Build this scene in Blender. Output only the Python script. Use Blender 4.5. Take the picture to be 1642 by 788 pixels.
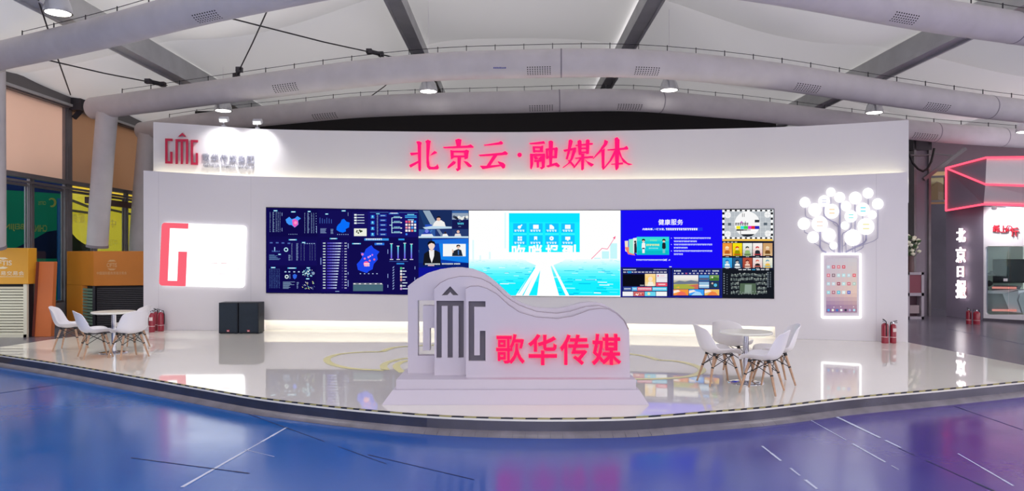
import bpy, bmesh, math, random
import numpy as np
from mathutils import Vector, Matrix
random.seed(11)
sc = bpy.context.scene
for o in list(bpy.data.objects):
    bpy.data.objects.remove(o, do_unlink=True)

# ------------------------------------------------------------------ camera, world, exposure
F = 1200.0            # focal length in pixels of the 1642 px wide frame
CX, HY = 821.0, 408.0 # principal column, horizon row
ZS = 0.17             # stage height above the hall floor
EYE = ZS + 1.5
cam = bpy.data.cameras.new('camera')
cam.sensor_fit = 'HORIZONTAL'; cam.sensor_width = 36.0
cam.lens = 36.0 * F / 1642.0
cam.shift_y = (HY - 394.0) / 1642.0
cam.clip_end = 300
camo = bpy.data.objects.new('camera', cam); sc.collection.objects.link(camo)
camo.location = (0, 0, EYE); camo.rotation_euler = (math.pi / 2, 0, 0)
sc.camera = camo
sc.view_settings.view_transform = 'Standard'
sc.view_settings.look = 'None'
sc.view_settings.gamma = 1.0
sc.view_settings.use_curve_mapping = False
sc.view_settings.exposure = 0.0
w = bpy.data.worlds.new('world'); sc.world = w; w.use_nodes = True
bg = w.node_tree.nodes['Background']
bg.inputs[0].default_value = (0.99, 0.97, 1.0, 1)
bg.inputs[1].default_value = 2.05
sl = bpy.data.lights.new('sun', 'SUN'); sl.energy = 2.0; sl.color = (1.0, 0.94, 0.86); sl.angle = math.radians(2)
so = bpy.data.objects.new('sun', sl); sc.collection.objects.link(so)
so.rotation_euler = Vector((1.0, -0.35, -0.55)).to_track_quat('-Z', 'Y').to_euler()    # low sun outside the left wall
sc.cycles.max_bounces = 8; sc.cycles.diffuse_bounces = 4; sc.cycles.glossy_bounces = 4
sc.cycles.sample_clamp_indirect = 6.0

# ------------------------------------------------------------------ materials
def lin(c):
    r = []
    for v in c:
        v = v / 255.0
        r.append(v / 12.92 if v <= 0.04045 else ((v + 0.055) / 1.055) ** 2.4)
    return tuple(r)
_m = {}
def mat(name, rgb, rough=0.5, metal=0.0, spec=0.5, coat=0.0, noise=None, trans=0.0):
    if name in _m: return _m[name]
    m = bpy.data.materials.new(name); m.use_nodes = True
    nt = m.node_tree; b = nt.nodes['Principled BSDF']
    c = lin(rgb)
    b.inputs['Base Color'].default_value = (*c, 1)
    b.inputs['Roughness'].default_value = rough
    b.inputs['Metallic'].default_value = metal
    b.inputs['Specular IOR Level'].default_value = spec
    b.inputs['Coat Weight'].default_value = coat
    b.inputs['Coat Roughness'].default_value = 0.05
    b.inputs['Transmission Weight'].default_value = trans
    if noise:
        sc_, amt = noise
        tc = nt.nodes.new('ShaderNodeTexCoord'); n = nt.nodes.new('ShaderNodeTexNoise')
        n.inputs['Scale'].default_value = sc_; n.inputs['Detail'].default_value = 5
        r = nt.nodes.new('ShaderNodeValToRGB')
        r.color_ramp.elements[0].position = 0.3; r.color_ramp.elements[1].position = 0.7
        r.color_ramp.elements[0].color = (*[v * (1 - amt) for v in c], 1)
        r.color_ramp.elements[1].color = (*[min(1, v * (1 + amt)) for v in c], 1)
        nt.links.new(tc.outputs['Object'], n.inputs['Vector']); nt.links.new(n.outputs['Fac'], r.inputs[0])
        nt.links.new(r.outputs[0], b.inputs['Base Color'])
    _m[name] = m
    return m
def emi(rgb, strength=1.0, name=None):
    key = name or 'light_%02x%02x%02x_%g' % (*[int(v) for v in rgb], strength)
    if key in _m: return _m[key]
    m = bpy.data.materials.new(key); m.use_nodes = True
    nt = m.node_tree; nt.nodes.clear()
    e = nt.nodes.new('ShaderNodeEmission'); o = nt.nodes.new('ShaderNodeOutputMaterial')
    e.inputs[0].default_value = (*lin(rgb), 1); e.inputs[1].default_value = strength
    nt.links.new(e.outputs[0], o.inputs[0])
    _m[key] = m
    return m
def fabric(name, rgb, transl=0.4, noise=None):
    if name in _m: return _m[name]
    m = mat(name, rgb, 0.85, noise=noise); nt = m.node_tree
    b = nt.nodes['Principled BSDF']; out = nt.nodes['Material Output']
    t = nt.nodes.new('ShaderNodeBsdfTranslucent'); t.inputs[0].default_value = (*lin(rgb), 1)
    mx = nt.nodes.new('ShaderNodeMixShader'); mx.inputs[0].default_value = transl
    nt.links.new(b.outputs[0], mx.inputs[1]); nt.links.new(t.outputs[0], mx.inputs[2])
    nt.links.new(mx.outputs[0], out.inputs[0])
    return m
def glass_mat(name, tint=(235, 245, 245), refl=0.05):
    if name in _m: return _m[name]
    m = bpy.data.materials.new(name); m.use_nodes = True
    nt = m.node_tree; nt.nodes.clear()
    o = nt.nodes.new('ShaderNodeOutputMaterial')
    t = nt.nodes.new('ShaderNodeBsdfTransparent'); t.inputs[0].default_value = (*lin(tint), 1)
    g = nt.nodes.new('ShaderNodeBsdfGlossy'); g.inputs['Roughness'].default_value = 0.02
    mx = nt.nodes.new('ShaderNodeMixShader')
    mx.inputs[0].default_value = refl; nt.links.new(t.outputs[0], mx.inputs[1]); nt.links.new(g.outputs[0], mx.inputs[2])
    nt.links.new(mx.outputs[0], o.inputs[0]); _m[name] = m
    return m

WALL = mat('painted_panel', (226, 221, 226), 0.55, noise=(0.35, 0.03))
WALL2 = mat('painted_band', (226, 222, 224), 0.55, noise=(0.35, 0.03))
STAGE = mat('glossy_white_floor', (242, 237, 228), 0.03, spec=0.6, noise=(0.25, 0.03))
SKIRT = mat('dark_steel_skirt', (98, 95, 104), 0.15, metal=0.7, noise=(2.5, 0.2))
KERB = mat('grey_kerb', (118, 112, 120), 0.35, noise=(5, 0.2))
TAPE_Y = mat('tape_yellow', (176, 164, 104), 0.5)
TAPE_K = mat('tape_black', (30, 28, 30), 0.5)
INLAY = mat('cream_inlay', (252, 244, 178), 0.4, spec=0.3)
DUCT = mat('duct_cloth', (202, 196, 198), 0.85, noise=(3, 0.05))
DUCT_SEAM = mat('duct_seam', (140, 134, 142), 0.9)
HOLE = mat('hole_black', (25, 22, 26), 0.9)
ALU = mat('aluminium_beam', (186, 186, 188), 0.45, noise=(2, 0.1))
STEELD = mat('dark_steel', (70, 66, 72), 0.5, metal=0.4)
CABLE = mat('steel_cable', (62, 60, 64), 0.5, metal=0.5)
CHROME = mat('chrome', (200, 200, 208), 0.12, metal=1.0)
WHITEP = mat('white_plastic', (238, 234, 238), 0.3)
WOOD = mat('beech_wood', (188, 150, 122), 0.5, noise=(25, 0.15))
BLACKM = mat('black_wire', (34, 30, 32), 0.45)
TABLE = mat('white_laminate', (240, 238, 228), 0.25)
REDP = mat('extinguisher_red', (150, 26, 50), 0.3, coat=0.3)
PAPER = mat('paper_label', (225, 205, 205), 0.6)
RUBBER = mat('black_rubber', (28, 24, 28), 0.6)
SPK = mat('speaker_black', (22, 27, 40), 0.6, noise=(60, 0.2))
SPKG = mat('speaker_mesh', (28, 40, 54), 0.75, noise=(140, 0.35))
PODIUM = mat('podium_grey', (205, 196, 208), 0.5, noise=(0.8, 0.02))
PODEDGE = mat('podium_edge', (120, 98, 104), 0.6)
LETTER_SHADE = mat('letter_shade_grey', (104, 98, 110), 0.55)  # shade inside the cut letters, put into the colour of a plate
LOGO_R = mat('logo_red', (196, 40, 74), 0.4)
LOGO_G = mat('logo_grey', (152, 152, 168), 0.4)
NEON = (255, 22, 96)

# ------------------------------------------------------------------ coordinates
def at(px, py, Y):
    return Vector(((px - CX) * Y / F, Y, EYE - (py - HY) * Y / F))
def stage(px, py, z=0.0):
    Y = F * (1.5 - z) / (py - HY)
    return Vector(((px - CX) * Y / F, Y, ZS + z))
def ground(px, py):
    Y = F * EYE / (py - HY)
    return Vector(((px - CX) * Y / F, Y, 0))
def curve(pts):
    xs = [p[0] for p in pts]; ys = [p[1] for p in pts]; n = len(xs)
    t = []
    for i in range(n):
        if i == 0: t.append((ys[1] - ys[0]) / (xs[1] - xs[0]))
        elif i == n - 1: t.append((ys[-1] - ys[-2]) / (xs[-1] - xs[-2]))
        else: t.append((ys[i + 1] - ys[i - 1]) / (xs[i + 1] - xs[i - 1]))
    def f(x):
        i = 0
        while i < n - 2 and x > xs[i + 1]: i += 1
        h = xs[i + 1] - xs[i]; s = (x - xs[i]) / h
        if s < 0: return ys[i] + t[i] * (x - xs[i])
        if s > 1: return ys[i + 1] + t[i + 1] * (x - xs[i + 1])
        return ((2*s**3 - 3*s*s + 1) * ys[i] + (s**3 - 2*s*s + s) * h * t[i]
                + (-2*s**3 + 3*s*s) * ys[i + 1] + (s**3 - s*s) * h * t[i + 1])
    return f
zwall = curve([(200, 14.85), (420, 14.6), (640, 14.42), (821, 14.25), (1010, 13.98), (1120, 13.72), (1290, 13.2), (1460, 12.72)])
def W(px, py, d=0.0):
    """point of the exhibition wall seen at (px, py), moved d out along the wall's own normal"""
    Y = zwall(px); p = at(px, py, Y)
    a, b = at(px - 2, 408, zwall(px - 2)), at(px + 2, 408, zwall(px + 2))
    n = Vector((b.y - a.y, -(b.x - a.x), 0)).normalized()
    return p + n * d

# ------------------------------------------------------------------ mesh collecting
BASE = {}
class MB:
    def __init__(s): s.v, s.f, s.m, s.sm, s.mats = [], [], [], [], []
    def mi(s, m):
        if m not in s.mats: s.mats.append(m)
        return s.mats.index(m)
    def add(s, vs, fs, m, smooth=False, fn=None):
        k = len(s.v); i = s.mi(m)
        for v in vs: s.v.append(Vector(fn(v) if fn else v))
        for f in fs: s.f.append([k + j for j in f]); s.m.append(i); s.sm.append(smooth)
        return s
    def poly(s, pts, m): return s.add(pts, [list(range(len(pts)))], m)
    def box(s, c, size, m, rot=None):
        c = Vector(c); hx, hy, hz = [v / 2 for v in size]
        R = rot or Matrix.Identity(3)
        vs = [c + R @ Vector((x, y, z)) for x in (-hx, hx) for y in (-hy, hy) for z in (-hz, hz)]
        return s.add(vs, [(0, 1, 3, 2), (4, 6, 7, 5), (0, 4, 5, 1), (2, 3, 7, 6), (0, 2, 6, 4), (1, 5, 7, 3)], m)
    def bar(s, a, b, wx, wz, m, up=(0, 0, 1)):
        a, b = Vector(a), Vector(b); d = (b - a); L = d.length; d.normalize()
        u = Vector(up)
        if abs(d.dot(u)) > 0.98: u = Vector((0, 1, 0))
        x = d.cross(u).normalized(); z = x.cross(d)
        R = Matrix((x, d, z)).transposed()
        return s.box((a + b) / 2, (wx, L, wz), m, R)
    def tube(s, path, r, m, n=10, cap=True):
        path = [Vector(p) for p in path]; vs = []; fs = []
        rs = r if isinstance(r, (list, tuple)) else [r] * len(path)
        prev = None
        for i, p in enumerate(path):
            d = (path[min(i + 1, len(path) - 1)] - path[max(i - 1, 0)]).normalized()
            if prev is None:
                u = Vector((0, 0, 1)) if abs(d.z) < 0.9 else Vector((1, 0, 0))
                x = d.cross(u).normalized()
            else:
                x = (prev - d * prev.dot(d)).normalized()
            prev = x; y = d.cross(x)
            for k in range(n):
                a = 2 * math.pi * k / n
                vs.append(p + (x * math.cos(a) + y * math.sin(a)) * rs[i])
        for i in range(len(path) - 1):
            for k in range(n):
                fs.append((i*n + k, i*n + (k+1) % n, (i+1)*n + (k+1) % n, (i+1)*n + k))
        s.add(vs, fs, m, True)
        if cap:
            s.add(vs[:n], [list(range(n))[::-1]], m); s.add(vs[-n:], [list(range(n))], m)
        return s
    def lathe(s, prof, m, c=(0, 0, 0), n=24, smooth=True):
        vs, fs = [], []; c = Vector(c)
        for r, z in prof:
            for k in range(n):
                a = 2 * math.pi * k / n
                vs.append(c + Vector((r * math.cos(a), r * math.sin(a), z)))
        for i in range(len(prof) - 1):
            for k in range(n):
                fs.append((i*n + k, i*n + (k+1) % n, (i+1)*n + (k+1) % n, (i+1)*n + k))
        s.add(vs, fs, m, smooth)
        if prof[0][0] > 1e-4: s.add(vs[:n], [list(range(n))[::-1]], m)
        if prof[-1][0] > 1e-4: s.add(vs[-n:], [list(range(n))], m)
        return s
    def build(s, name, parent=None, base=None, bevel=0.0, sharp=True):
        b = Vector(base) if base is not None else (BASE.get(parent.name, Vector((0, 0, 0))) if parent else Vector((0, 0, 0)))
        me = bpy.data.meshes.new(name)
        me.from_pydata([tuple(v - b) for v in s.v], [], s.f)
        for m in s.mats: me.materials.append(m)
        me.polygons.foreach_set('material_index', s.m)
        me.polygons.foreach_set('use_smooth', s.sm)
        me.validate(); me.update()
        o = bpy.data.objects.new(name, me); sc.collection.objects.link(o)
        if parent: o.parent = parent
        else: o.location = b
        BASE[o.name] = b
        if bevel:
            md = o.modifiers.new('edge', 'BEVEL'); md.width = bevel; md.segments = 2; md.limit_method = 'ANGLE'
        return o
def tag(o, label=None, cat=None, group=None, kind=None):
    if label: o['label'] = label
    if cat: o['category'] = cat
    if group: o['group'] = group
    if kind: o['kind'] = kind
    return o
def thing(name, label, cat, loc=(0, 0, 0), rotz=0.0, group=None, local=False):
    o = bpy.data.objects.new(name, None); sc.collection.objects.link(o)
    o.empty_display_size = 0.2
    o.location = loc; o.rotation_euler = (0, 0, rotz)
    BASE[o.name] = Vector((0, 0, 0)) if local else Vector(loc)
    return tag(o, label, cat, group)
def struct(mb, name, parent=None):
    o = mb.build(name, parent)
    if not parent: o['kind'] = 'structure'
    return o
def copy_tree(o, parent=None):
    c = o.copy(); sc.collection.objects.link(c)
    if parent: c.parent = parent
    for ch in list(o.children): copy_tree(ch, c)
    return c
def shape2d(loops, depth=0.0):
    """filled outline (holes allowed) extruded to depth: verts (x, y, z in 0..depth) and faces"""
    cu = bpy.data.curves.new('t', 'CURVE'); cu.dimensions = '2D'; cu.fill_mode = 'BOTH' if depth else 'FRONT'
    cu.extrude = depth / 2
    for L in loops:
        sp = cu.splines.new('POLY'); sp.points.add(len(L) - 1); sp.use_cyclic_u = True
        for p, q in zip(sp.points, L): p.co = (q[0], q[1], 0, 1)
    return _eval(cu, depth)
def _eval(cu, depth):
    ob = bpy.data.objects.new('t', cu); sc.collection.objects.link(ob)
    dg = bpy.context.evaluated_depsgraph_get()
    me = bpy.data.meshes.new_from_object(ob.evaluated_get(dg))
    vs = [(v.co.x, v.co.y, v.co.z + depth / 2) for v in me.vertices]
    fs = [tuple(p.vertices) for p in me.polygons]
    bpy.data.objects.remove(ob); bpy.data.curves.remove(cu); bpy.data.meshes.remove(me)
    return vs, fs
def text2d(s, bold=0.0, depth=0.0, spacing=1.0, each=None):
    """letter outlines scaled to a 1 x 1 box with y down, z 0..depth"""
    cu = bpy.data.curves.new('t', 'FONT'); cu.body = s; cu.size = 1; cu.offset = bold; cu.extrude = depth / 2
    cu.resolution_u = 3; cu.space_character = spacing
    cu.fill_mode = 'BOTH' if depth else 'FRONT'
    vs, fs = _eval(cu, depth)
    x0 = min(v[0] for v in vs); x1 = max(v[0] for v in vs); y0 = min(v[1] for v in vs); y1 = max(v[1] for v in vs)
    return [((v[0] - x0) / (x1 - x0), (y1 - v[1]) / (y1 - y0), v[2]) for v in vs], fs
def text_in(mb, s, x0, y0, x1, y1, m, fn, bold=0.0, depth=0.0, spacing=1.0, mirror=False):
    vs, fs = text2d(s, bold, depth, spacing)
    q = [((x1 - v[0] * (x1 - x0)) if mirror else (x0 + v[0] * (x1 - x0)), y0 + v[1] * (y1 - y0), v[2]) for v in vs]
    mb.add(q, fs, m, False, fn)

# ------------------------------------------------------------------ hall floor
fl = MB()
fl.poly([(-24, -6, 0), (24, -6, 0), (24, 44, 0), (-24, 44, 0)], mat('blue_floor', (14, 82, 178), 0.3, spec=0.3, coat=0.12))
floor = struct(fl, 'floor')
fm = _m['blue_floor']; nt = fm.node_tree; b = nt.nodes['Principled BSDF']
tc = nt.nodes.new('ShaderNodeTexCoord')
n1 = nt.nodes.new('ShaderNodeTexNoise'); n1.inputs['Scale'].default_value = 0.5; n1.inputs['Detail'].default_value = 6
sx = nt.nodes.new('ShaderNodeSeparateXYZ'); nt.links.new(tc.outputs['Object'], sx.inputs[0])
ad = nt.nodes.new('ShaderNodeMath'); ad.operation = 'MULTIPLY_ADD'; ad.inputs[1].default_value = 1.6; 
nt.links.new(n1.outputs['Fac'], ad.inputs[0]); nt.links.new(sx.outputs['X'], ad.inputs[2])
mr = nt.nodes.new('ShaderNodeMapRange'); mr.inputs[1].default_value = -1.5; mr.inputs[2].default_value = 5.0
nt.links.new(ad.outputs[0], mr.inputs[0])
rp = nt.nodes.new('ShaderNodeValToRGB')
rp.color_ramp.elements[0].color = (*lin((0, 96, 182)), 1); rp.color_ramp.elements[1].color = (*lin((70, 46, 142)), 1)  # violet light cast on the right put into the floor colour
nt.links.new(tc.outputs['Object'], n1.inputs['Vector']); nt.links.new(mr.outputs[0], rp.inputs[0]); nt.links.new(rp.outputs[0], b.inputs['Base Color'])
b.inputs['Coat Roughness'].default_value = 0.14
n2 = nt.nodes.new('ShaderNodeTexNoise'); n2.inputs['Scale'].default_value = 1.6; n2.inputs['Detail'].default_value = 8
r2 = nt.nodes.new('ShaderNodeMapRange'); r2.inputs[1].default_value = 0.3; r2.inputs[2].default_value = 0.7; r2.inputs[3].default_value = 0.13; r2.inputs[4].default_value = 0.22
nt.links.new(tc.outputs['Object'], n2.inputs['Vector']); nt.links.new(n2.outputs['Fac'], r2.inputs[0]); nt.links.new(r2.outputs[0], b.inputs['Roughness'])
n3 = nt.nodes.new('ShaderNodeTexNoise'); n3.inputs['Scale'].default_value = 14.0; n3.inputs['Detail'].default_value = 6
bp = nt.nodes.new('ShaderNodeBump'); bp.inputs['Strength'].default_value = 0.03; bp.inputs['Distance'].default_value = 0.02
nt.links.new(tc.outputs['Object'], n3.inputs['Vector']); nt.links.new(n3.outputs['Fac'], bp.inputs['Height']); nt.links.new(bp.outputs[0], b.inputs['Normal'])
SCUFF = mat('scuffed_joint', (205, 212, 235), 0.5); JOINT = mat('dark_joint', (18, 30, 84), 0.6)
def seam(a, bb, wd, m, gaps):
    mb = MB(); a = ground(*a); bb = ground(*bb); d = (bb - a); L = d.length; d.normalize(); n = Vector((-d.y, d.x, 0))
    t = 0
    while t < L:
        l = random.uniform(0.15, 0.6); e = min(L, t + l); ww = 1.6 * wd * random.uniform(0.4, 1.2)
        mb.add([a + d*t + n*ww/2, a + d*t - n*ww/2, a + d*e - n*ww*0.4, a + d*e + n*ww*0.4], [(0, 1, 2, 3)], m, False, lambda v: v + Vector((0, 0, 0.002)))
        t = e + (random.uniform(0.03, 0.3) if random.random() < gaps else 0)
    mb.build('panel_joint', floor)
for a, bb, wd, m, g in [((292, 782), (420, 709), .022, SCUFF, .25), ((420, 709), (460, 686), .015, SCUFF, .6), ((393, 722), (452, 736), .012, SCUFF, .5),
        ((210, 735), (400, 760), .012, JOINT, .4), ((0, 631), (130, 612), .014, JOINT, .1), ((1339, 668), (1445, 719), .02, SCUFF, .25), ((1299, 674), (1441, 754), .014, SCUFF, .5),
        ((1222, 716), (1310, 785), .014, SCUFF, .4), ((1530, 652), (1640, 690), .014, JOINT, .2), ((1536, 728), (1625, 780), .014, SCUFF, .5),
        ((620, 745), (330, 640), .010, JOINT, .4), ((1440, 719), (1620, 800), .014, JOINT, .3), ((1520, 528), (1642, 553), .02, JOINT, .1), ((590, 730), (760, 770), .01, JOINT, .5)]:
    seam(a, bb, wd, m, g)

mb = MB(); mb.poly([(-24, 11.1, 0.0015), (24, 11.1, 0.0015), (24, 44, 0.0015), (-24, 44, 0.0015)], mat('grey_floor', (112, 108, 122), 0.22, noise=(0.7, 0.15))); mb.build('grey_aisle', floor)
# ------------------------------------------------------------------ stage
front = curve([(-45, 563), (0, 569), (100, 584), (220, 604.5), (315, 621), (410, 637), (502, 648.6), (604, 658.8), (706, 666.5), (821, 670.5), (922, 671), (1024, 668.6),
               (1126, 661), (1232, 652.5), (1368, 637), (1514, 624), (1642, 611.5), (1730, 603)])
st = thing('exhibition_stage', 'glossy white raised stage floor with a curved dark front edge', 'stage', (0, 10, 0))
fpx = [-45 + i * (1775 / 90) for i in range(91)]
fp = [stage(p, front(p)) for p in fpx]
back = [stage(1642, 586)] + [stage(1457, 549.5)] + [Vector((W(p, 408).x, W(p, 408).y - 0.02, ZS)) + Vector((0, 0.35, 0)) for p in range(1455, 226, -40)] + [stage(228, 529), stage(137, 538), stage(80, 545), stage(0, 557)]
dk = MB()
loop = fp + back
vs, fs = shape2d([[(p.x, p.y) for p in loop]], 0.03)
dk.add(vs, fs, STAGE, False, lambda v: Vector((v[0], v[1], ZS - 0.0312 + v[2])))
dk.build('deck', st)
sk = MB(); kb = MB()
for i in range(len(loop)):
    a, c = loop[i], loop[(i + 1) % len(loop)]
    sk.add([a, c, Vector((c.x, c.y, 0.0)), Vector((a.x, a.y, 0.0))], [(0, 1, 2, 3)], SKIRT, True, lambda v: Vector((v.x, v.y, min(v.z, ZS - 0.032))))
for i in range(90):
    a, c = fp[i], fp[i + 1]; d = (c - a).normalized(); n = Vector((d.y, -d.x, 0))
    a0, c0 = Vector((a.x, a.y, 0)), Vector((c.x, c.y, 0))
    up = Vector((0, 0, 0.05))
    kb.add([a0 + up, c0 + up, c0 + n*0.07 + up*0.15, a0 + n*0.07 + up*0.15, c0 + n*0.07, a0 + n*0.07], [(3, 2, 1, 0), (5, 4, 2, 3)], KERB, True)
sk.build('skirt', st); kb.build('kerb_strip', st)
tp = MB()
acc = 0
for i in range(90):
    a, c = fp[i], fp[i + 1]; L = (c - a).length; d = (c - a) / L; n = Vector((-d.y, d.x, 0)); k = max(1, round(L / 0.09))
    for j in range(k):
        p, q = a + d * L * j / k, a + d * L * (j + 1) / k
        sh = d * 0.05
        tp.add([p, q, q + n*0.016 + sh, p + n*0.016 + sh], [(0, 1, 2, 3)], TAPE_Y if acc % 2 else TAPE_K, False, lambda v: v + Vector((0, 0, 0.0015)))
        tp.add([p + Vector((0,0,0.001)), q + Vector((0,0,0.001)), q - Vector((0, 0, 0.012)), p - Vector((0, 0, 0.012))], [(3, 2, 1, 0)], TAPE_Y if acc % 2 else TAPE_K, False, lambda v, n=n: v - n*0.002)
        acc += 1
o = tp.build('edge_tape', st); o['label'] = 'yellow and black striped edge tape'
def ribbon(mb, pts, wd, m, z=0.002):
    P = [stage(*p) for p in pts]; Q = []
    for i in range(len(P) - 1):
        p0, p1, p2, p3 = P[max(i-1, 0)], P[i], P[i+1], P[min(i+2, len(P)-1)]
        for k in range(5):
            s = k / 5
            Q.append(0.5 * ((2*p1) + (p2-p0)*s + (2*p0-5*p1+4*p2-p3)*s*s + (3*p1-p0-3*p2+p3)*s**3))
    Q.append(P[-1])
    L, R = [], []
    for i, p in enumerate(Q):
        d = (Q[min(i+1, len(Q)-1)] - Q[max(i-1, 0)]).normalized(); n = Vector((-d.y, d.x, 0)) * wd / 2
        L.append(p + n + Vector((0, 0, z))); R.append(p - n + Vector((0, 0, z)))
    mb.add(L + R, [(i, i+1, len(Q)+i+1, len(Q)+i) for i in range(len(Q)-1)], m)
for pts in [[(900, 556), (800, 552.5), (720, 553), (653, 555.8), (628.5, 558.5), (612, 564.7)], [(612, 564.7), (583.7, 565), (550.5, 567.5), (533, 571.4), (524, 577), (531, 584), (550.5, 589.3), (574, 592.4), (616, 594.5)],
            [(619, 594), (615, 589), (617.5, 584), (628.5, 579.5), (653, 575), (720, 570)], [(646, 597.7), (637, 591), (637, 585), (653, 579), (700, 576)],
            [(900, 556), (960, 560), (1009.7, 568), (1033, 571.4), (1056.5, 578)], [(1056.5, 578), (1078, 579), (1101, 582.7), (1120, 589), (1126, 594), (1120, 599.6), (1101, 604.5), (1068, 607.4), (1019.5, 608.4), (960, 606)]]:
    mb = MB(); ribbon(mb, pts, 0.1, INLAY); mb.build('inlay_line', st)

# ------------------------------------------------------------------ tent roof, beams, side wall
XE = 10.9
def roofz(x): return max(5.5, 5.5 + 0.22 * (XE - abs(x))) if x > 0 else 5.5 + 0.22 * (XE - abs(x))
BX = [-XE - 0.1, -7.75, -2.45, 2.9, 8.25, 13.5, 18]
MEMB = fabric('tent_membrane', (238, 237, 235), 0.14)
mb = MB(); nx, ny = 16, 28
YR = [-5.6 + 4.4 * i for i in range(9)]          # cross ribs ... 16.4, 20.8, 25.2, 29.6
for bi in range(len(BX) - 1):
    for ri in range(len(YR) - 1):
        x0, x1, y0, y1 = BX[bi], BX[bi + 1], YR[ri], YR[ri + 1]
        vs = []; fs = []
        for j in range(ny + 1):
            for i in range(nx + 1):
                u, s = i / nx, j / ny
                x = x0 + (x1 - x0) * u; s = 0.5 - 0.5 * math.cos(math.pi * s); y = y0 + (y1 - y0) * s
                zr = roofz(x0) + (roofz(x1) - roofz(x0)) * u
                if x0 < 0 < x1: zr = max(roofz(x0), roofz(x1)) + 0.55 * math.sin(math.pi * u)
                z = zr + 0.1 - 0.8 * min(1.0, (x1 - x0) / 5.3) ** 1.5 * math.sin(math.pi * u) ** 0.75 * max(0.0, math.sin(math.pi * s)) ** 0.6
                vs.append((x, y, z))
        for j in range(ny):
            for i in range(nx):
                k = j * (nx + 1) + i
                fs.append((k, k + nx + 1, k + nx + 2, k + 1))
        mb.add(vs, fs, MEMB, True)
struct(mb, 'ceiling')
for x in (-7.75, -2.45, 2.9, 8.25):
    mb = MB(); z = roofz(x) - 0.42
    mb.box((x, 19, z), (0.26, 50, 0.04), ALU); mb.box((x, 19, z + 0.23), (0.2, 50, 0.42), ALU)
    mb.box((x - 0.16, 19, z - 0.02), (0.05, 50, 0.08), ALU); mb.box((x + 0.16, 19, z - 0.02), (0.05, 50, 0.08), ALU)
    struct(mb, 'roof_beam')
mb = MB(); mb.box((-XE, 19, 5.42), (0.25, 50, 0.36), mat('beam_dark_grey', (112, 108, 110), 0.5)); mb.box((-XE + 0.14, 19, 5.3), (0.08, 50, 0.06), ALU); struct(mb, 'roof_beam')  # plain darker grey of the eave beam

def LX(px, py, c=-XE):
    Y = -c * F / (CX - px)
    return Vector((c, Y, EYE - (py - HY) * Y / F))
def ypx(px, c=-XE): return -c * F / (CX - px)
FABL = fabric('side_curtain', (238, 216, 202), 0.5, noise=(0.6, 0.05))
mb = MB()
FABR = fabric('side_curtain_tan', (206, 176, 148), 0.4, noise=(0.6, 0.05))
for ya, yb, m_ in ((13, 18.3, FABL), (18.3, 34, FABR)):
    mb.box((-XE - 0.02, (ya + yb) / 2, 4.45), (0.02, yb - ya, 2.05), m_)
mb.box((-XE - 0.05, 3.5, 2.75), (0.12, 19, 5.5), mat('lower_wall_grey', (150, 150, 156), 0.6))  # solid unseen stretch added to keep the low sun out
mb.box((-XE, 23.5, 0.25), (0.12, 21, 0.5), mat('lower_wall_grey', (150, 150, 156), 0.6))
struct(mb, 'wall_left')
POST = mat('post_grey', (128, 122, 126), 0.45, metal=0.3, noise=(3, 0.1))
def post(y, wdt, z0, z1, name='wall_post', m=POST, x=-XE + 0.08):
    mb = MB(); mb.box((x - 0.05, y, (z0 + z1) / 2), (0.07, wdt, z1 - z0), m)
    mb.box((x - 0.005, y, (z0 + z1) / 2), (0.02, wdt * 0.5, z1 - z0), m)
    return struct(mb, name)
post(ypx(106), 0.3, 0, 5.35)
post(ypx(47), 0.16, 0, 3.4); post(ypx(200), 0.14, 0, 3.4); post(ypx(150), 0.14, 0, 3.4)
mb = MB(); mb.box((-XE + 0.06, 19, 3.42), (0.16, 24, 0.10), POST); mb.box((-XE + 0.1, 19, 3.28), (0.08, 24, 0.05), POST); struct(mb, 'trim_1')
mb = MB(); mb.box((-XE + 0.10, 28, 3.05), (0.1, 18, 0.16), mat('brown_rail', (96, 74, 72), 0.6)); struct(mb, 'trim_2')
# steel joint at the head of the corner post
mb = MB(); p = Vector((-XE + 0.2, ypx(112), 5.35))
mb.box(p, (0.34, 0.36, 0.3), STEELD); mb.bar(p + Vector((-0.1, 0, -0.32)), p + Vector((0.2, 0, 0.0)), 0.08, 0.1, STEELD)
mb.bar(p + Vector((0, 0, 0.1)), p + Vector((0.34, 0.1, 0.2)), 0.1, 0.12, STEELD); struct(mb, 'roof_beam_bracket')
GL = glass_mat('window_glass')
wy = [14.2, ypx(47) - 0.11, ypx(47) + 0.11, ypx(106) - 0.15, ypx(106) + 0.15, ypx(150) - .08, ypx(150) + .08, ypx(200) - 0.08, ypx(200) + 0.08, 24]
for k in range(5):
    mb = MB(); a, c = wy[2 * k], wy[2 * k + 1]
    fr = MB()
    for yy in (a + 0.03, c - 0.03): fr.box((-XE, yy, 1.87), (0.03, 0.035, 2.75), POST)
    fr.box((-XE, (a + c) / 2, 3.22), (0.06, c - a, 0.06), POST); fr.box((-XE, (a + c) / 2, 0.53), (0.06, c - a, 0.06), POST)
    wn = struct(fr, 'window_%d' % (k + 1))
    mb.box((-XE, (a + c) / 2, 1.87), (0.012, c - a - 0.1, 2.65), GL); mb.build('glass_pane', wn)

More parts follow.
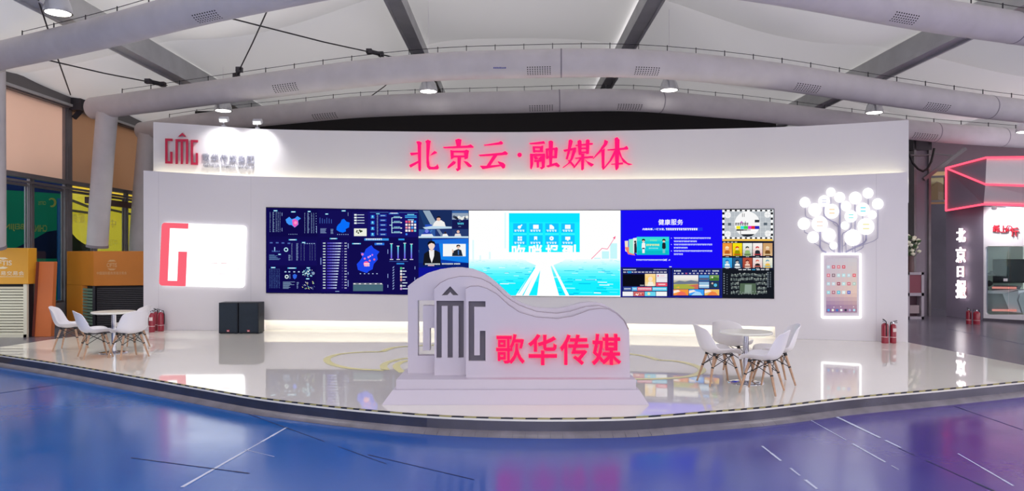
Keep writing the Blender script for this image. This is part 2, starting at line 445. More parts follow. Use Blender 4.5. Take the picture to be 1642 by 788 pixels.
# banners outside the glass
BC = -11.9
def LB(v): return LX(v[0], v[1], BC) + Vector((v[2] if len(v) > 2 else 0, 0, 0))
GREEN = fabric('banner_green', (16, 150, 128), 0.5); BLUEB = fabric('banner_blue', (14, 60, 150), 0.5)
GOLD = fabric('banner_gold', (226, 214, 120), 0.5); NAVY = fabric('banner_navy', (10, 42, 104), 0.5)
def board(px0, px1, z0, z1, m, c=BC, t=0.04):
    mb = MB(); y0, y1 = ypx(px0, c), ypx(px1, c); mb.box((c - t / 2, (y0 + y1) / 2, (z0 + z1) / 2), (t, y1 - y0, z1 - z0), m); return mb
t = thing('outdoor_banner', 'blue and green banner with reversed gold lettering outside the left windows', 'banner', (BC, 18, 0))
board(-60, 112, 0.3, 3.6, GREEN).build('sheet', t)
mb = MB()
mb.add([(-60, 260), (112, 270), (112, 312), (-60, 300)], [(0, 1, 2, 3)], BLUEB, False, lambda v: LB((v[0], v[1], 0.004)))
mb.add([(20, 400), (52, 385), (75, 372), (112, 366), (112, 415), (20, 415)], [(0, 1, 2, 3, 4, 5)], NAVY, False, lambda v: LB((v[0], v[1], 0.004)))
mb.build('colour_field', t)
mb = MB()
text_in(mb, 'CHINA', 50, 361, 75, 372, GOLD, lambda v: LB((v[0], v[1], 0.008)), 0.02, mirror=True)
mb.build('lettering', t); mb = MB()
text_in(mb, 'BEIJING', -2, 359, 38, 371, GOLD, lambda v: LB((v[0], v[1], 0.008)), 0.02, mirror=True)
mb.build('lettering', t); mb = MB()
text_in(mb, 'CIFTIS', 61, 323, 73, 329, GOLD, lambda v: LB((v[0], v[1], 0.008)), 0.0, mirror=True)
mb.build('lettering', t); mb = MB()
A = []
for k in range(15):
    a = math.radians(-140 + k * 18); A.append((83 + 7 * math.cos(a), 325 + 7.5 * math.sin(a)))
for k in range(14, -1, -1):
    a = math.radians(-140 + k * 18); A.append((82 + 4.2 * math.cos(a), 325 + 5 * math.sin(a)))
vs, fs = shape2d([A]); mb.add(vs, fs, GOLD, False, lambda v: LB((v[0], v[1], 0.008)))
mb.build('emblem', t)
for px, sd in ((76, 0),):
    mb = MB(); c = LB((px, 380)); mb.tube([(BC + 0.3, c.y, 0), (BC + 0.3, c.y, 3.1)], 0.05, mat('banner_pole_blue', (30, 90, 150), 0.5)); mb.build('pole', t)
YEL = fabric('banner_yellow', (248, 236, 128), 0.5); YELW = fabric('banner_yellow_white', (252, 247, 200), 0.5); YELG = mat('banner_frame', (110, 108, 96), 0.6)
t = thing('outdoor_banner', 'yellow banner with pale reversed characters outside the left windows', 'banner', (BC, 24, 0))
board(113, 236, 0.3, 3.7, YEL).build('sheet', t)
mb = MB()
fnb = lambda v: LB((v[0], v[1], 0.006))
text_in(mb, '服务', 113, 342, 136, 358, YELW, fnb, 0.02, mirror=True)
mb.build('lettering', t); mb = MB()
text_in(mb, '中', 174, 352, 186, 366, YELW, fnb, 0.02, mirror=True)
mb.build('lettering', t); mb = MB()
text_in(mb, '中国', 172, 384, 188, 394, YELW, fnb, 0.0, mirror=True)
mb.build('lettering', t)
mb = MB()
for a, c in (((113, 322), (142, 333)), ((113, 338), (142, 342)), ((172, 328), (236, 336)), ((172, 336), (236, 350))):
    p, q = LB(a), LB(c); mb.bar(p + Vector((0.05, 0, 0)), q + Vector((0.05, 0, 0)), 0.05, 0.06, YELG)
mb.build('frame', t)
mb = MB(); A = [(112, 374), (120, 383), (128, 389), (142, 397), (142, 520), (112, 540)]
vs, fs = shape2d([A], 0.05); mb.add(vs, fs, mat('hedge_dark', (60, 62, 40), 0.8), False, lambda v: LX(v[0], v[1], -11.3) + Vector((v[2], 0, 0)))
tag(mb.build('outdoor_bin'), 'dark curved shape outside the window beneath the yellow banner', 'bin')

# back wall of the hall, dark void put into its colour, and right-hand background
mb = MB(); mb.box((0, 28.8, 4), (40, 0.3, 8), mat('dark_void', (26, 22, 24), 0.9)); struct(mb, 'wall_back')
mb = MB(); mb.box((-0.75, 21.3, 2.87), (16.5, 0.1, 5.74), mat('dark_void', (26, 22, 24), 0.9)); struct(mb, 'wall_dark_sheet')  # added near-black sheet, darkness behind the booth put into its colour
GREYW = mat('grey_panel_wall', (104, 98, 112), 0.6, noise=(1.5, 0.12))
mb = MB(); a, c = at(1395, 408, 23.5), at(1760, 408, 21.5)
mb.bar((a.x, a.y, 1.6), (c.x, c.y, 1.6), 0.1, 3.2, GREYW)
mb.bar((a.x, a.y, 5.4), (c.x, c.y, 5.4), 0.1, 2.4, mat('mauve_curtain', (150, 128, 138), 0.8))
mb.bar((at(1395, 408, 23.5).x, 23.5, 3.7), (at(1483, 408, 23.02).x, 23.02, 3.7), 0.1, 1.2, GREYW)
struct(mb, 'wall_right')
fnr = lambda px, py: at(px, py, 22.95 - (px - 1483) * 0.0055)
mb = MB(); p, q = fnr(1484, 0), fnr(1516, 0)
for zz in (fnr(1490, 284).z, fnr(1490, 323).z): mb.bar((p.x, p.y, zz), (q.x, q.y, zz), 0.08, 0.06, POST)
for pp in (p, q): mb.bar((pp.x, pp.y, fnr(1490, 323).z), (pp.x, pp.y, fnr(1490, 284).z), 0.06, 0.08, POST)
wn = struct(mb, 'window_6')
mb = MB(); mb.bar((p.x, p.y, (fnr(1490, 284).z + fnr(1490, 323).z) / 2), (q.x, q.y, (fnr(1490, 284).z + fnr(1490, 323).z) / 2), 0.012, fnr(1490, 284).z - fnr(1490, 323).z, GL); mb.build('glass_pane', wn)
# warm dusk scene beyond that window: its warm light painted as a cream board with a tree line
t = thing('outdoor_light_board', 'warm cream hoarding with a brown tree line outside the small right window', 'hoarding', at(1500, 408, 25.5))
mb = MB(); mb.bar(at(1470, 300, 25.6), at(1530, 300, 25.6), 0.05, 1.3, mat('warm_light_cream', (240, 205, 150), 0.8)); mb.build('sheet', t)
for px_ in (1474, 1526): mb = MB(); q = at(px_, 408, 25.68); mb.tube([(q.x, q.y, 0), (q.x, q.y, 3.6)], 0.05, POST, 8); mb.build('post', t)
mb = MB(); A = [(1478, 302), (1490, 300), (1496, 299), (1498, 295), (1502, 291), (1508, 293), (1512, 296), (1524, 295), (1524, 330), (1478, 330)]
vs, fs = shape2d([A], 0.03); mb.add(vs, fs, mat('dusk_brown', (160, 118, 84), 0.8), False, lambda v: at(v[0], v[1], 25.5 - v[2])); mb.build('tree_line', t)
# steel post right of the wall, with cable loop and diagonal brace
mb = MB(); p = at(1473, 408, 20.5)
mb.box((p.x, p.y, 2.4), (0.34, 0.22, 4.8), mat('post_mauve', (140, 130, 142), 0.5)); mb.box((p.x + 0.2, p.y - 0.05, 2.4), (0.06, 0.3, 4.8), POST); mb.box((p.x - 0.2, p.y - 0.05, 2.4), (0.06, 0.3, 4.8), POST)
mb.box((p.x, p.y, 4.7), (0.5, 0.4, 0.4), STEELD); mb.bar(at(1481, 288, 20.3), at(1548, 238, 20.3), 0.09, 0.09, POST)
struct(mb, 'wall_post')
mb = MB()
pts = [at(x, y, 20.1) for x, y in [(1453, 238), (1458, 248), (1464, 262), (1472, 271), (1480, 275), (1487, 271), (1493, 260), (1496, 248), (1498, 238)]]
mb.tube(pts, 0.03, RUBBER, 8)
tag(mb.build('power_cable'), 'black cable hanging in a loop beside the steel post right of the wall', 'cable')
mb = MB(); mb.tube([at(1449, 248, 20.2), at(1475, 250, 20.2), at(1500, 247, 20.2), at(1530, 250, 20.6)], 0.02, POST, 6)
tag(mb.build('conduit_pipe'), 'thin pale conduit pipe running across the post right of the wall', 'pipe')
# cabinets below
t = thing('display_cabinet', 'white framed cabinet with a dark red panel right of the white wall', 'cabinet', ground(1467, 512))
p0 = ground(1467, 512); Y = p0.y
def cabbox(m_, x0, y0, x1, y1, m, dep=0.3, off=0.0):
    a, c = at(x0, y1, Y), at(x1, y0, Y); m_.box(((a.x + c.x) / 2, Y + dep / 2 + off, (a.z + c.z) / 2), (c.x - a.x, dep, c.z - a.z), m)
mb = MB(); WF = mat('cabinet_white', (176, 164, 176), 0.5)
for q in ((1455, 437, 1481, 441), (1455, 470, 1481, 475), (1455, 437, 1458, 512), (1477, 437, 1481, 512), (1455, 508, 1481, 513)): cabbox(mb, *q, WF, 0.34, -0.02)
mb.build('frame', t)
mb = MB(); cabbox(mb, 1458, 441, 1477, 470, mat('dark_red_panel', (126, 44, 66), 0.4)); mb.build('red_panel', t)
mb = MB(); cabbox(mb, 1458, 475, 1477, 508, mat('cabinet_dim', (98, 66, 80), 0.6), 0.1, 0.2); mb.build('back_panel', t)
mb = MB(); cabbox(mb, 1459, 490, 1474, 503, mat('carton_pale', (170, 150, 155), 0.7), 0.16); mb.build('drawer', t)
t = thing('flower_vase', 'vase of white flowers on the red cabinet right of the wall', 'vase', at(1461, 436.6, Y + 0.15))
mb = MB(); c = at(1461, 436.6, Y + 0.15); mb.lathe([(0.06, 0.0), (0.08, 0.1), (0.06, 0.35), (0.08, 0.42)], mat('vase_brown', (110, 84, 84), 0.4), c, 14); mb.build('vase_body', t)
mb = MB()
for i in range(26):
    q = c + Vector((random.uniform(-.16, .2), random.uniform(-.1, .1), random.uniform(0.45, 0.95)))
    mb.lathe([(0.0, -0.05), (0.05, -0.02), (0.06, 0.02), (0.0, 0.05)], mat('petal_white', (240, 236, 214), 0.6) if i % 3 else mat('leaf_green', (70, 96, 60), 0.6), q, 7)
    mb.bar(c + Vector((0, 0, 0.3)), q, 0.01, 0.01, mat('leaf_green', (70, 96, 60)))
mb.build('bouquet', t)

# ------------------------------------------------------------------ ducts
def path_of(pts, n=70):
    f1 = curve([(p[0], p[1]) for p in pts]); f2 = curve([(p[0], p[2]) for p in pts])
    a, c = pts[0][0], pts[-1][0]
    return [at(a + (c - a) * i / n, f1(a + (c - a) * i / n), f2(a + (c - a) * i / n)) for i in range(n + 1)], f1, f2
def duct(label, pts, vents, seams, riser=None, rad=0.25):
    P, f1, f2 = path_of(pts)
    t = thing('air_duct', label, 'air duct', P[0])
    mb = MB()
    mb.tube(P, rad, DUCT, 28); mb.build('duct_tube', t)
    if riser:
        mb = MB(); mb.tube(riser, rad * 0.9, DUCT, 24); mb.build('riser', t)
        mb = MB(); q = Vector(riser[0]); e = Vector(riser[-1])
        d = (e - q).normalized()
        mb.tube([q, q + d * 0.06], rad * 0.94, DUCT_SEAM, 24); mb.build('collar', t)
    for px in seams:
        p, q = at(px, f1(px), f2(px)), at(px + 3, f1(px + 3), f2(px + 3)); d = (q - p).normalized()
        mb = MB(); mb.tube([p - d * 0.012, p + d * 0.012], rad * 1.012, DUCT_SEAM, 28); mb.build('seam_band', t)
    for px, ang in vents:
        mb = MB()
        vs = []
        for r in range(12):
            for k in range(22):
                x = px + (k - 10.5) * 1.95
                p, q = at(x, f1(x), f2(x)), at(x + 3, f1(x + 3), f2(x + 3)); d = (q - p).normalized()
                side = d.cross(Vector((0, 0, 1))).normalized()   # towards the viewer
                a = math.radians(ang + (r - 5.5) * 4.2)
                vs.append(p + (side * math.cos(a) - Vector((0, 0, 1)) * math.sin(a)) * (rad * 1.005))
        mb.add(vs, [(22*r + k, 22*r + k + 1, 22*r + k + 23, 22*r + k + 22) for r in range(11) for k in range(21)], DUCT, True)
        hi = mb.mi(HOLE)
        for n_, (r, k) in enumerate([(r, k) for r in range(11) for k in range(21)]):
            if r % 2 and k % 2: mb.m[n_] = hi
        mb.build('vent_grate', t)
    mb = MB(); up = Vector((0, 0, rad + 0.09))
    mb.tube([p + up for p in P[2:-2]], 0.006, CABLE, 5)
    for p in P[2:-2:2]:
        mb.bar(p + Vector((0, 0, rad - 0.01)), p + up + Vector((0, 0, 0.02)), 0.012, 0.02, CABLE)
    mb.build('suspension_line', t)
    return t
def zy(z, y): return (z - EYE) * F / (HY - y)
d1 = [(x, y, zy(5.25, y)) for x, y in [(-15, 93), (150, 56), (350, 5), (600, -45), (821, -62), (1050, -50), (1241, -24), (1488, 23), (1642, 47), (1760, 66)]]
r1 = [at(-12, 398, 14.6), at(-12, 300, 14.5), at(-13, 200, 14.2), at(-14, 110, 13.8)]
duct('grey fabric air duct nearest the top of the picture, arching over the stage', d1, [(343, 62), (1436, 52)], [1625], r1)
d2 = [(150, 174, 17.2), (250, 161, 16.3), (410, 139.5, 15.0), (590, 117, 14.0), (705, 107, 13.6), (821, 103, 13.4), (972, 101, 13.3), (1087, 106, 13.5), (1240, 122, 13.9), (1412, 148, 14.8), (1565, 169.5, 15.7), (1642, 178.5, 16.2), (1760, 192, 17)]
r2 = [at(156, 397, 17.3), at(160, 330, 17.25), at(166, 250, 17.2), at(172, 180, 17.0)]
t = duct('middle grey fabric air duct with a vertical riser on the left', d2, [(468, 38), (865, 45), (1032, 45), (1285, 50), (1492, 50)], [900, 1585], r2)
mb = MB(); f1 = curve([(p[0], p[1]) for p in d2]); f2 = curve([(p[0], p[2]) for p in d2])
random.seed(3)
for k in range(8):
    x = 791 + k * 2.6
    mb.add([(x, 110), (x + 1.9, 110), (x + 2.2, 107.5 + random.random()), (x + .4, 107.2 + random.random())], [(0, 1, 2, 3)], mat('maker_blue', (60, 70, 150), 0.6), False, lambda v: at(v[0], v[1], f2(v[0]) - 0.256))
mb.build('printed_mark', t)
d3 = [(228, 211, 20.4), (330, 196, 19.4), (457, 183, 18.4), (590, 171, 17.6), (821, 164, 17.0), (1010, 161, 17.0), (1163, 173, 17.8), (1240, 181, 18.2), (1400, 201, 18.8), (1496, 212, 19.2), (1603, 220, 19.7), (1642, 223, 19.9), (1760, 232, 20.5)]
r3 = [at(217, 470, 20.6), at(222, 380, 20.5), at(228, 300, 20.4), at(236, 215, 20.2)]
duct('farthest grey fabric air duct, partly hidden behind the white wall', d3, [(527, 50), (868, 50), (1006, 50), (1475, 45)], [897, 1058, 1499, 1607], r3)

# ------------------------------------------------------------------ bracing cables
def roofpt(px, py, drop=1.0):
    Y = 10.0
    for _ in range(60):
        x = (px - CX) * Y / F; Y = (roofz(x) - drop - EYE) * F / (HY - py)
        Y = max(4, min(Y, 29))
    return at(px, py, Y)
for a, c, tb, dr, lab in [((60, -4), (113, 152), None, 0.5, 'thin steel cable running steeply down to the corner post head'), ((40, 88), (268, 137), 0.9, 0.6, 'long steel bracing cable crossing the roof at upper left'),
                      ((372, 30), (632, 92), 0.85, 1.0, 'long steel bracing cable under the white roof left of centre'), ((438, -4), (379, 122), 0.95, 1.05, 'steep steel cable between the two left ducts'),
                      ((640, 118), (594, 155), None, 0.95, 'short steel cable seen between the ducts left of the middle lamp')]:
    p, q = roofpt(*a, dr), roofpt(*c, dr)
    t = thing('bracing_cable', lab, 'cable', p)
    mb = MB(); mb.tube([p, (p + q) / 2 - Vector((0, 0, 0.03)), q], 0.014, CABLE, 6); mb.build('wire', t)
    if tb:
        c0 = p.lerp(q, tb); d = (q - p).normalized()
        mb = MB(); mb.tube([c0 - d * 0.28, c0 - d * 0.2, c0 + d * 0.2, c0 + d * 0.28], [0.02, 0.05, 0.05, 0.02], STEELD, 8)
        for s in (-0.22, 0.22): mb.box(c0 + d * s, (0.12, 0.12, 0.1), STEELD)
        mb.build('turnbuckle', t)

# ------------------------------------------------------------------ high bay lamps
LAMPM = mat('lamp_silver', (196, 196, 200), 0.25, metal=0.8)
def lamp(px, py, Y, lab, R=0.21, power=60):
    c = at(px, py, Y)
    t = thing('high_bay_lamp', lab, 'lamp', c, group='high bay lamps under the roof', local=True)
    mb = MB(); mb.lathe([(R, 0), (R * 0.97, 0.05), (R * 0.82, 0.16), (R * 0.62, 0.24), (R * 0.36, 0.28), (R * 0.34, 0.42), (R * 0.2, 0.45)], LAMPM, n=28); mb.build('reflector', t)
    mb = MB(); mb.lathe([(0.0, -0.012), (R * 0.7, -0.008), (R * 0.95, 0.004)], emi((255, 252, 246), 9, 'lamp_glow'), n=28); mb.build('diffuser', t)
    top = roofz(c.x) - c.z - 0.1
    mb = MB(); mb.tube([(0, 0, 0.45), (0, 0, top)], 0.006, WHITEP, 6); mb.build('hanging_rod', t)
    L = bpy.data.lights.new('lamp_light', 'SPOT'); L.energy = power; L.spot_size = math.radians(150); L.spot_blend = 0.6; L.shadow_soft_size = R; L.color = (1, 0.98, 0.95)
    lo = bpy.data.objects.new('lamp_light', L); sc.collection.objects.link(lo); lo.parent = t; lo.location = (0, 0, -0.03)
lamp(93, 21, 10.6, 'bright bell lamp at the upper left corner, largest of the roof lamps', 0.19, 150)
lamp(358, 178, 17.6, 'bell lamp under the duct above the left logo', 0.205, 200)
lamp(687, 147, 16.4, 'bell lamp between the ducts above the first red sign characters', 0.205, 200)
lamp(1073, 145, 16.4, 'bell lamp between the ducts right of the red sign', 0.205, 200)
lamp(1402, 181, 17.4, 'bell lamp above the right end of the white wall', 0.2, 200)
lamp(1643, 212, 18.4, 'bell lamp cut by the right edge above the neon booth', 0.2, 200)
for x_, y_ in ((-6.0, 3.0), (0.0, 3.0), (6.0, 3.0), (-6.0, 8.0), (6.5, 8.0)):      # unseen lamps added over the viewer to brighten wall and stage
    zz_ = roofz(x_) - 1.4
    lamp(CX + x_ * F / y_, HY - (zz_ - EYE) * F / y_, y_, 'bell lamp over the hall floor, above the picture', 0.21, 260)

# ------------------------------------------------------------------ exhibition wall
ytop_u = curve([(244, 196.5), (330, 202), (410, 207), (600, 210.5), (821, 212), (1010, 209.5), (1240, 204.5), (1350, 199.5), (1448, 193.5)])
ytop_l = curve([(230, 273.5), (330, 279.5), (410, 283), (600, 286.5), (821, 288), (1010, 287.5), (1240, 284.3), (1350, 281), (1456, 276.5)])
ybot_c = curve([(418, 513.5), (640, 516), (821, 517), (1010, 519.5), (1120, 521.5), (1243, 524.5)])
ew = thing('exhibition_wall', 'tall curved white exhibition wall with lit sign band and glowing base recess', 'wall panel', (0, 14.2, ZS)); ew['kind'] = 'thing'
def slab(mb, x0, x1, ft, fb, d0, d1, m, step=20):
    n = max(1, round((x1 - x0) / step)); xs = [x0 + (x1 - x0) * i / n for i in range(n + 1)]
    vs = []
    for x in xs:
        for d in (d0, d1):
            for f in (ft, fb):
                p = W(x, 408, d); z = f(x); vs.append(Vector((p.x, p.y, z)))
    fs = []
    for i in range(n):
        k = 4 * i
        fs += [(k, k + 1, k + 5, k + 4), (k + 2, k + 6, k + 7, k + 3), (k, k + 4, k + 6, k + 2), (k + 1, k + 3, k + 7, k + 5)]
    fs += [(0, 2, 3, 1), (4*n, 4*n + 1, 4*n + 3, 4*n + 2)]
    mb.add(vs, fs, m)
def zof(fy, d=0.0): return lambda x: EYE - (fy(x) - HY) * (zwall(x) - d) / F
zl, zb = zof(ytop_l), zof(ybot_c)
zu = zof(ytop_u, -0.3)
zst = lambda x: ZS
for x0, x1, fb in ((230, 418, zst), (418, 1243, zb), (1243, 1456, zst)):
    mb = MB(); slab(mb, x0, x1, zl, fb, 0, -0.1, WALL); mb.build('lower_panel', ew)
# closing cheeks at both ends
for x in (231, 1455):
    mb = MB(); slab(mb, x - 1, x + 1, zl, zst, -0.1, -0.75, WALL); mb.build('end_panel', ew)
mb = MB(); slab(mb, 232, 1463, zu, lambda x: zl(x) - 0.5, -0.3, -0.42, WALL2); mb.build('sign_band', ew)
mb = MB(); slab(mb, 232, 1456, lambda x: zl(x) - 0.16, lambda x: zl(x) - 0.2, -0.1, -0.3, WALL2); mb.build('light_ledge', ew)
mb = MB(); slab(mb, 234, 1460, lambda x: zl(x) - 0.10, lambda x: zl(x) - 0.13, -0.22, -0.26, emi((255, 255, 214), 7, 'cove_glow')); o = mb.build('light_strip', ew); o['label'] = 'warm white light strip behind the ledge'
mb = MB(); slab(mb, 400, 1262, lambda x: zb(x) + 0.3, zst, -0.28, -0.36, WALL2); mb.build('recess_back', ew)
mb = MB(); slab(mb, 418, 1243, lambda x: zb(x) + 0.05, lambda x: zb(x) + 0.02, -0.12, -0.16, emi((255, 253, 228), 6.5, 'base_glow')); o = mb.build('light_strip', ew); o['label'] = 'warm white light strip under the wall'
mb = MB(); slab(mb, 418, 1243, lambda x: zb(x) + 0.12, lambda x: zb(x) + 0.06, -0.1, -0.3, WALL2); mb.build('recess_top', ew)
for x in (416, 1245):
    mb = MB(); slab(mb, x - 1.5, x + 1.5, lambda x: zb(x) + 0.2, zst, -0.1, -0.3, WALL); mb.build('recess_cheek', ew)
mb = MB()
for x in (254, 402, 1405): 
    a, c = W(x, 0, 0.001), W(x + 0.5, 0, 0.001)
    mb.add([(a.x, a.y, zl(x)), (c.x, c.y, zl(x)), (c.x, c.y, ZS), (a.x, a.y, ZS)], [(0, 3, 2, 1)], mat('panel_gap', (204, 199, 206), 0.7))
mb.build('panel_joints', ew)

# the sign band stands 0.3 m behind the lower panels
def WU(v, d0=-0.3):
    d = d0 + (v[2] if len(v) > 2 else 0); x = v[0]
    for _ in range(4):
        p = W(x, 408, d); x += v[0] - (CX + p.x * F / p.y)
    return Vector((p.x, p.y, EYE - (v[1] - HY) * p.y / F))
# two floodlights on the top edge
for px, py, lab in ((359, 198.5, 'left one of two small white floodlights clipped on the wall top'), (413, 203, 'right one of two small white floodlights clipped on the wall top')):
    b0 = WU((px, py, -0.06)); b0.z = max(zu(px - 20), zu(px + 20)) + 0.006
    t = thing('floodlight', lab, 'floodlight', b0)
    fw = Vector((-b0.x, -b0.y, 0)).normalized(); c = b0 + fw * 0.32 + Vector((0, 0, 0.085))
    mb = MB(); R = Matrix.Rotation(math.radians(35), 3, 'X'); mb.box(c, (0.17, 0.09, 0.08), mat('flood_grey', (205, 205, 212), 0.4), R)
    for k in range(5): mb.box(c + R @ Vector((-0.06 + k * 0.03, 0.05, 0)), (0.008, 0.02, 0.07), mat('flood_grey', (205, 205, 212)), R)
    mb.build('housing', t)
    mb = MB(); mb.tube([b0, b0 + Vector((0, -0.02, 0.06)), b0 + fw * 0.26 + Vector((0, 0, 0.05)), c], 0.012, mat('flood_grey', (205, 205, 212))); mb.box(b0 + Vector((0, 0, 0.01)), (0.07, 0.08, 0.02), mat('flood_grey', (205, 205, 212))); mb.build('bracket', t)
    mb = MB(); mb.box(c + R @ Vector((0, -0.047, 0)), (0.14, 0.006, 0.06), emi((255, 255, 250), 1.6, 'flood_glow'), R); mb.build('lens', t)
    L = bpy.data.lights.new('flood_light', 'SPOT'); L.energy = 52; L.spot_size = math.radians(125); L.spot_blend = 1.0; L.shadow_soft_size = 0.05
    lo = bpy.data.objects.new('flood_light', L); sc.collection.objects.link(lo); lo.parent = t
    lp = c + Vector((0, -0.1, -0.05)); tgt = WU((px - 4, 252)); lo.location = lp - b0
    lo.rotation_euler = (tgt - lp).to_track_quat('-Z', 'Y').to_euler()

# ------------------------------------------------------------------ signs on the wall
def zoomer(ox, oy, s): return lambda x, y: (ox + x / s, oy + y / s)
def glyph(mb, polys, zf, fn, m, depth):
    for pl in polys:
        vs, fs = shape2d([[zf(*p) for p in pl]], depth)
        mb.add(vs, fs, m, False, fn)
def circ(cx, cy, r, n=24): return [(cx + r * math.cos(2 * math.pi * k / n), cy + r * math.sin(2 * math.pi * k / n)) for k in range(n)]
Z5, Z6 = zoomer(650, 215, 8.642), zoomer(820, 215, 8.21)
CH = [
 (Z5, [[(150,105),(190,98),(228,118),(218,160),(216,510),(200,520),(182,505),(168,150)], [(62,262),(165,256),(180,262),(180,278),(80,298)], [(52,430),(185,368),(185,398),(70,468)],
       [(275,100),(310,78),(355,98),(345,130),(325,330),(335,440),(350,455),(400,455),(430,440),(445,415),(465,470),(450,492),(330,492),(300,460),(292,400),(290,130)], [(338,302),(405,230),(445,262)]]),
 (Z5, [[(690,80),(735,65),(780,78),(765,175),(712,175)], [(515,180),(860,160),(905,143),(950,180),(940,190),(540,200)], [(622,218),(668,235),(672,330),(640,352),(630,345)], [(812,235),(845,215),(882,232),(865,340),(820,352)],
       [(650,230),(840,230),(840,256),(650,256)], [(660,298),(825,298),(825,325),(660,325)], [(722,320),(772,320),(765,490),(720,518),(695,480),(722,478)], [(578,475),(590,445),(665,370),(700,390),(690,415),(600,475)], [(800,370),(860,385),(905,425),(925,445),(905,462),(870,455)]]),
 (Z5, [[(1082,152),(1290,115),(1325,95),(1358,125),(1340,145),(1100,163)], [(1005,290),(1340,258),(1385,235),(1422,268),(1410,290),(1040,310)], [(1225,285),(1285,285),(1180,435),(1115,455)], [(1030,440),(1130,440),(1300,425),(1330,445),(1070,488)], [(1275,375),(1360,400),(1388,430),(1380,470),(1350,482),(1310,435)]]),
 (Z5, [circ(1583, 290, 31)]),
 (Z6, [[(230,120),(390,100),(430,92),(445,128),(250,138)], [(278,160),(312,165),(312,245),(285,245)], [(375,165),(420,150),(415,240),(375,235)], [(285,162),(410,162),(410,185),(285,185)], [(290,215),(400,215),(400,236),(290,236)],
       [(245,258),(285,262),(288,400),(265,468),(248,455)], [(250,260),(440,258),(440,288),(250,288)], [(395,262),(445,260),(440,440),(400,468),(370,440),(398,435)], [(290,295),(330,290),(355,330),(310,340)], [(350,335),(390,290),(420,300),(395,345)], [(300,345),(400,340),(400,365),(300,370)], [(330,365),(365,365),(365,440),(335,445)],
       [(490,95),(525,85),(550,100),(535,400),(500,410)], [(450,195),(480,190),(482,330),(460,330)], [(455,192),(600,180),(600,206),(455,215)], [(565,185),(595,172),(612,190),(600,320),(565,320)], [(460,292),(598,292),(598,318),(460,318)], [(455,420),(560,385),(600,375),(642,420),(620,440),(570,415),(480,440)]]),
 (Z6, [[(755,80),(785,70),(810,95),(770,240),(740,340),(715,330),(740,230)], [(680,210),(850,175),(855,200),(700,235)], [(815,185),(852,175),(850,230),(810,330),(770,385),(690,445),(665,445),(740,390),(780,320)], [(740,345),(780,350),(825,405),(835,440),(810,430)],
       [(840,145),(1040,120),(1078,120),(1070,138),(850,158)], [(870,90),(905,75),(925,95),(922,275),(885,275)], [(980,80),(1010,68),(1032,85),(1020,260),(985,265)], [(900,180),(1000,175),(1000,196),(900,200)], [(900,232),(1000,228),(1000,252),(900,255)], [(830,315),(1040,290),(1080,290),(1075,315),(850,328)], [(920,260),(960,260),(955,460),(930,482),(918,470)], [(900,325),(935,320),(830,450),(812,445)], [(960,325),(1000,360),(1090,400),(1055,432),(1010,400)]]),
 (Z6, [[(1225,75),(1275,95),(1260,140),(1180,230),(1080,330),(1070,325),(1170,200),(1215,130)], [(1185,220),(1228,190),(1225,440),(1205,470),(1190,440)], [(1255,205),(1480,180),(1520,155),(1540,190),(1535,205),(1275,218)], [(1360,55),(1395,40),(1425,75),(1412,450),(1380,482),(1368,460)], [(1360,210),(1395,215),(1320,350),(1215,470),(1195,472),(1290,350)], [(1390,210),(1425,210),(1460,310),(1530,380),(1600,400),(1545,412),(1470,370)], [(1305,395),(1470,375),(1470,400),(1320,405)]]),
]
RED = emi(NEON, 1.6, 'red_letter_glow')
t = thing('channel_letter_sign', 'row of glowing pink red characters 北京云·融媒体 on the upper wall band', 'sign', W(832, 250, -0.3))
for zf, polys in CH:
    mb = MB(); glyph(mb, polys, zf, lambda v: WU((v[0], v[1], 0.03 + v[2])), RED, 0.05); mb.build('character', t)

ZG = zoomer(240, 190, 7.88)
def G_loop(x0, y0, x1, y1, bar, mid, sl=0.0):
    return [(x0, y0), (x1, y0 + sl), (x1, y0 + bar + sl), (x0 + bar, y0 + bar), (x0 + bar, y1 - bar), (x1 - bar, y1 - bar + sl), (x1 - bar, mid), (x1, mid + sl), (x1, y1 + sl), (x0, y1)]
def M_loop(x0, y0, x1, y1, bar):
    c = (x0 + x1) / 2; h = bar / 2
    return [(x0, y0), (x1, y0), (x1, y1), (x1 - bar, y1), (x1 - bar, y0 + bar), (c + h, y0 + bar), (c + h, y1), (c - h, y1), (c - h, y0 + bar), (x0 + bar, y0 + bar), (x0 + bar, y1), (x0, y1)]
t = thing('logo_sign', 'dark red letter logo GMG with roof mark at the left of the sign band', 'sign', W(290, 240, -0.3))
for lp in (G_loop(195, 253, 290, 570, 31, 420, 3), M_loop(325, 262, 487, 578, 31), G_loop(518, 270, 612, 586, 31, 436, 3)):
    mb = MB(); glyph(mb, [lp], ZG, lambda v: WU((v[0], v[1], 0.01 + v[2])), LOGO_R, 0.05); mb.build('letter', t)
mb = MB(); glyph(mb, [[(358, 230), (412, 180), (462, 232), (430, 232), (410, 212), (388, 230)]], ZG, lambda v: WU((v[0], v[1], 0.01 + v[2])), LOGO_R, 0.05); mb.build('roof_mark', t)
t = thing('lettering_sign', 'grey raised lettering 歌华传媒集团 with GEHUA MEDIA GROUP beneath, right of the red logo', 'sign', W(366, 258, -0.3))
for k, ch in enumerate('歌华传媒集团'):
    x0 = 665 + k * 113; y0 = 440 + k * 6
    p, q = ZG(x0, y0), ZG(x0 + 92, y0 + 100)
    mb = MB(); text_in(mb, ch, p[0], p[1], q[0], q[1], LOGO_G, lambda v: WU((v[0], v[1], 0.01 + v[2])), 0.008, 0.015); mb.build('character', t)
mb = MB(); p, q = ZG(675, 566), ZG(1325, 612)
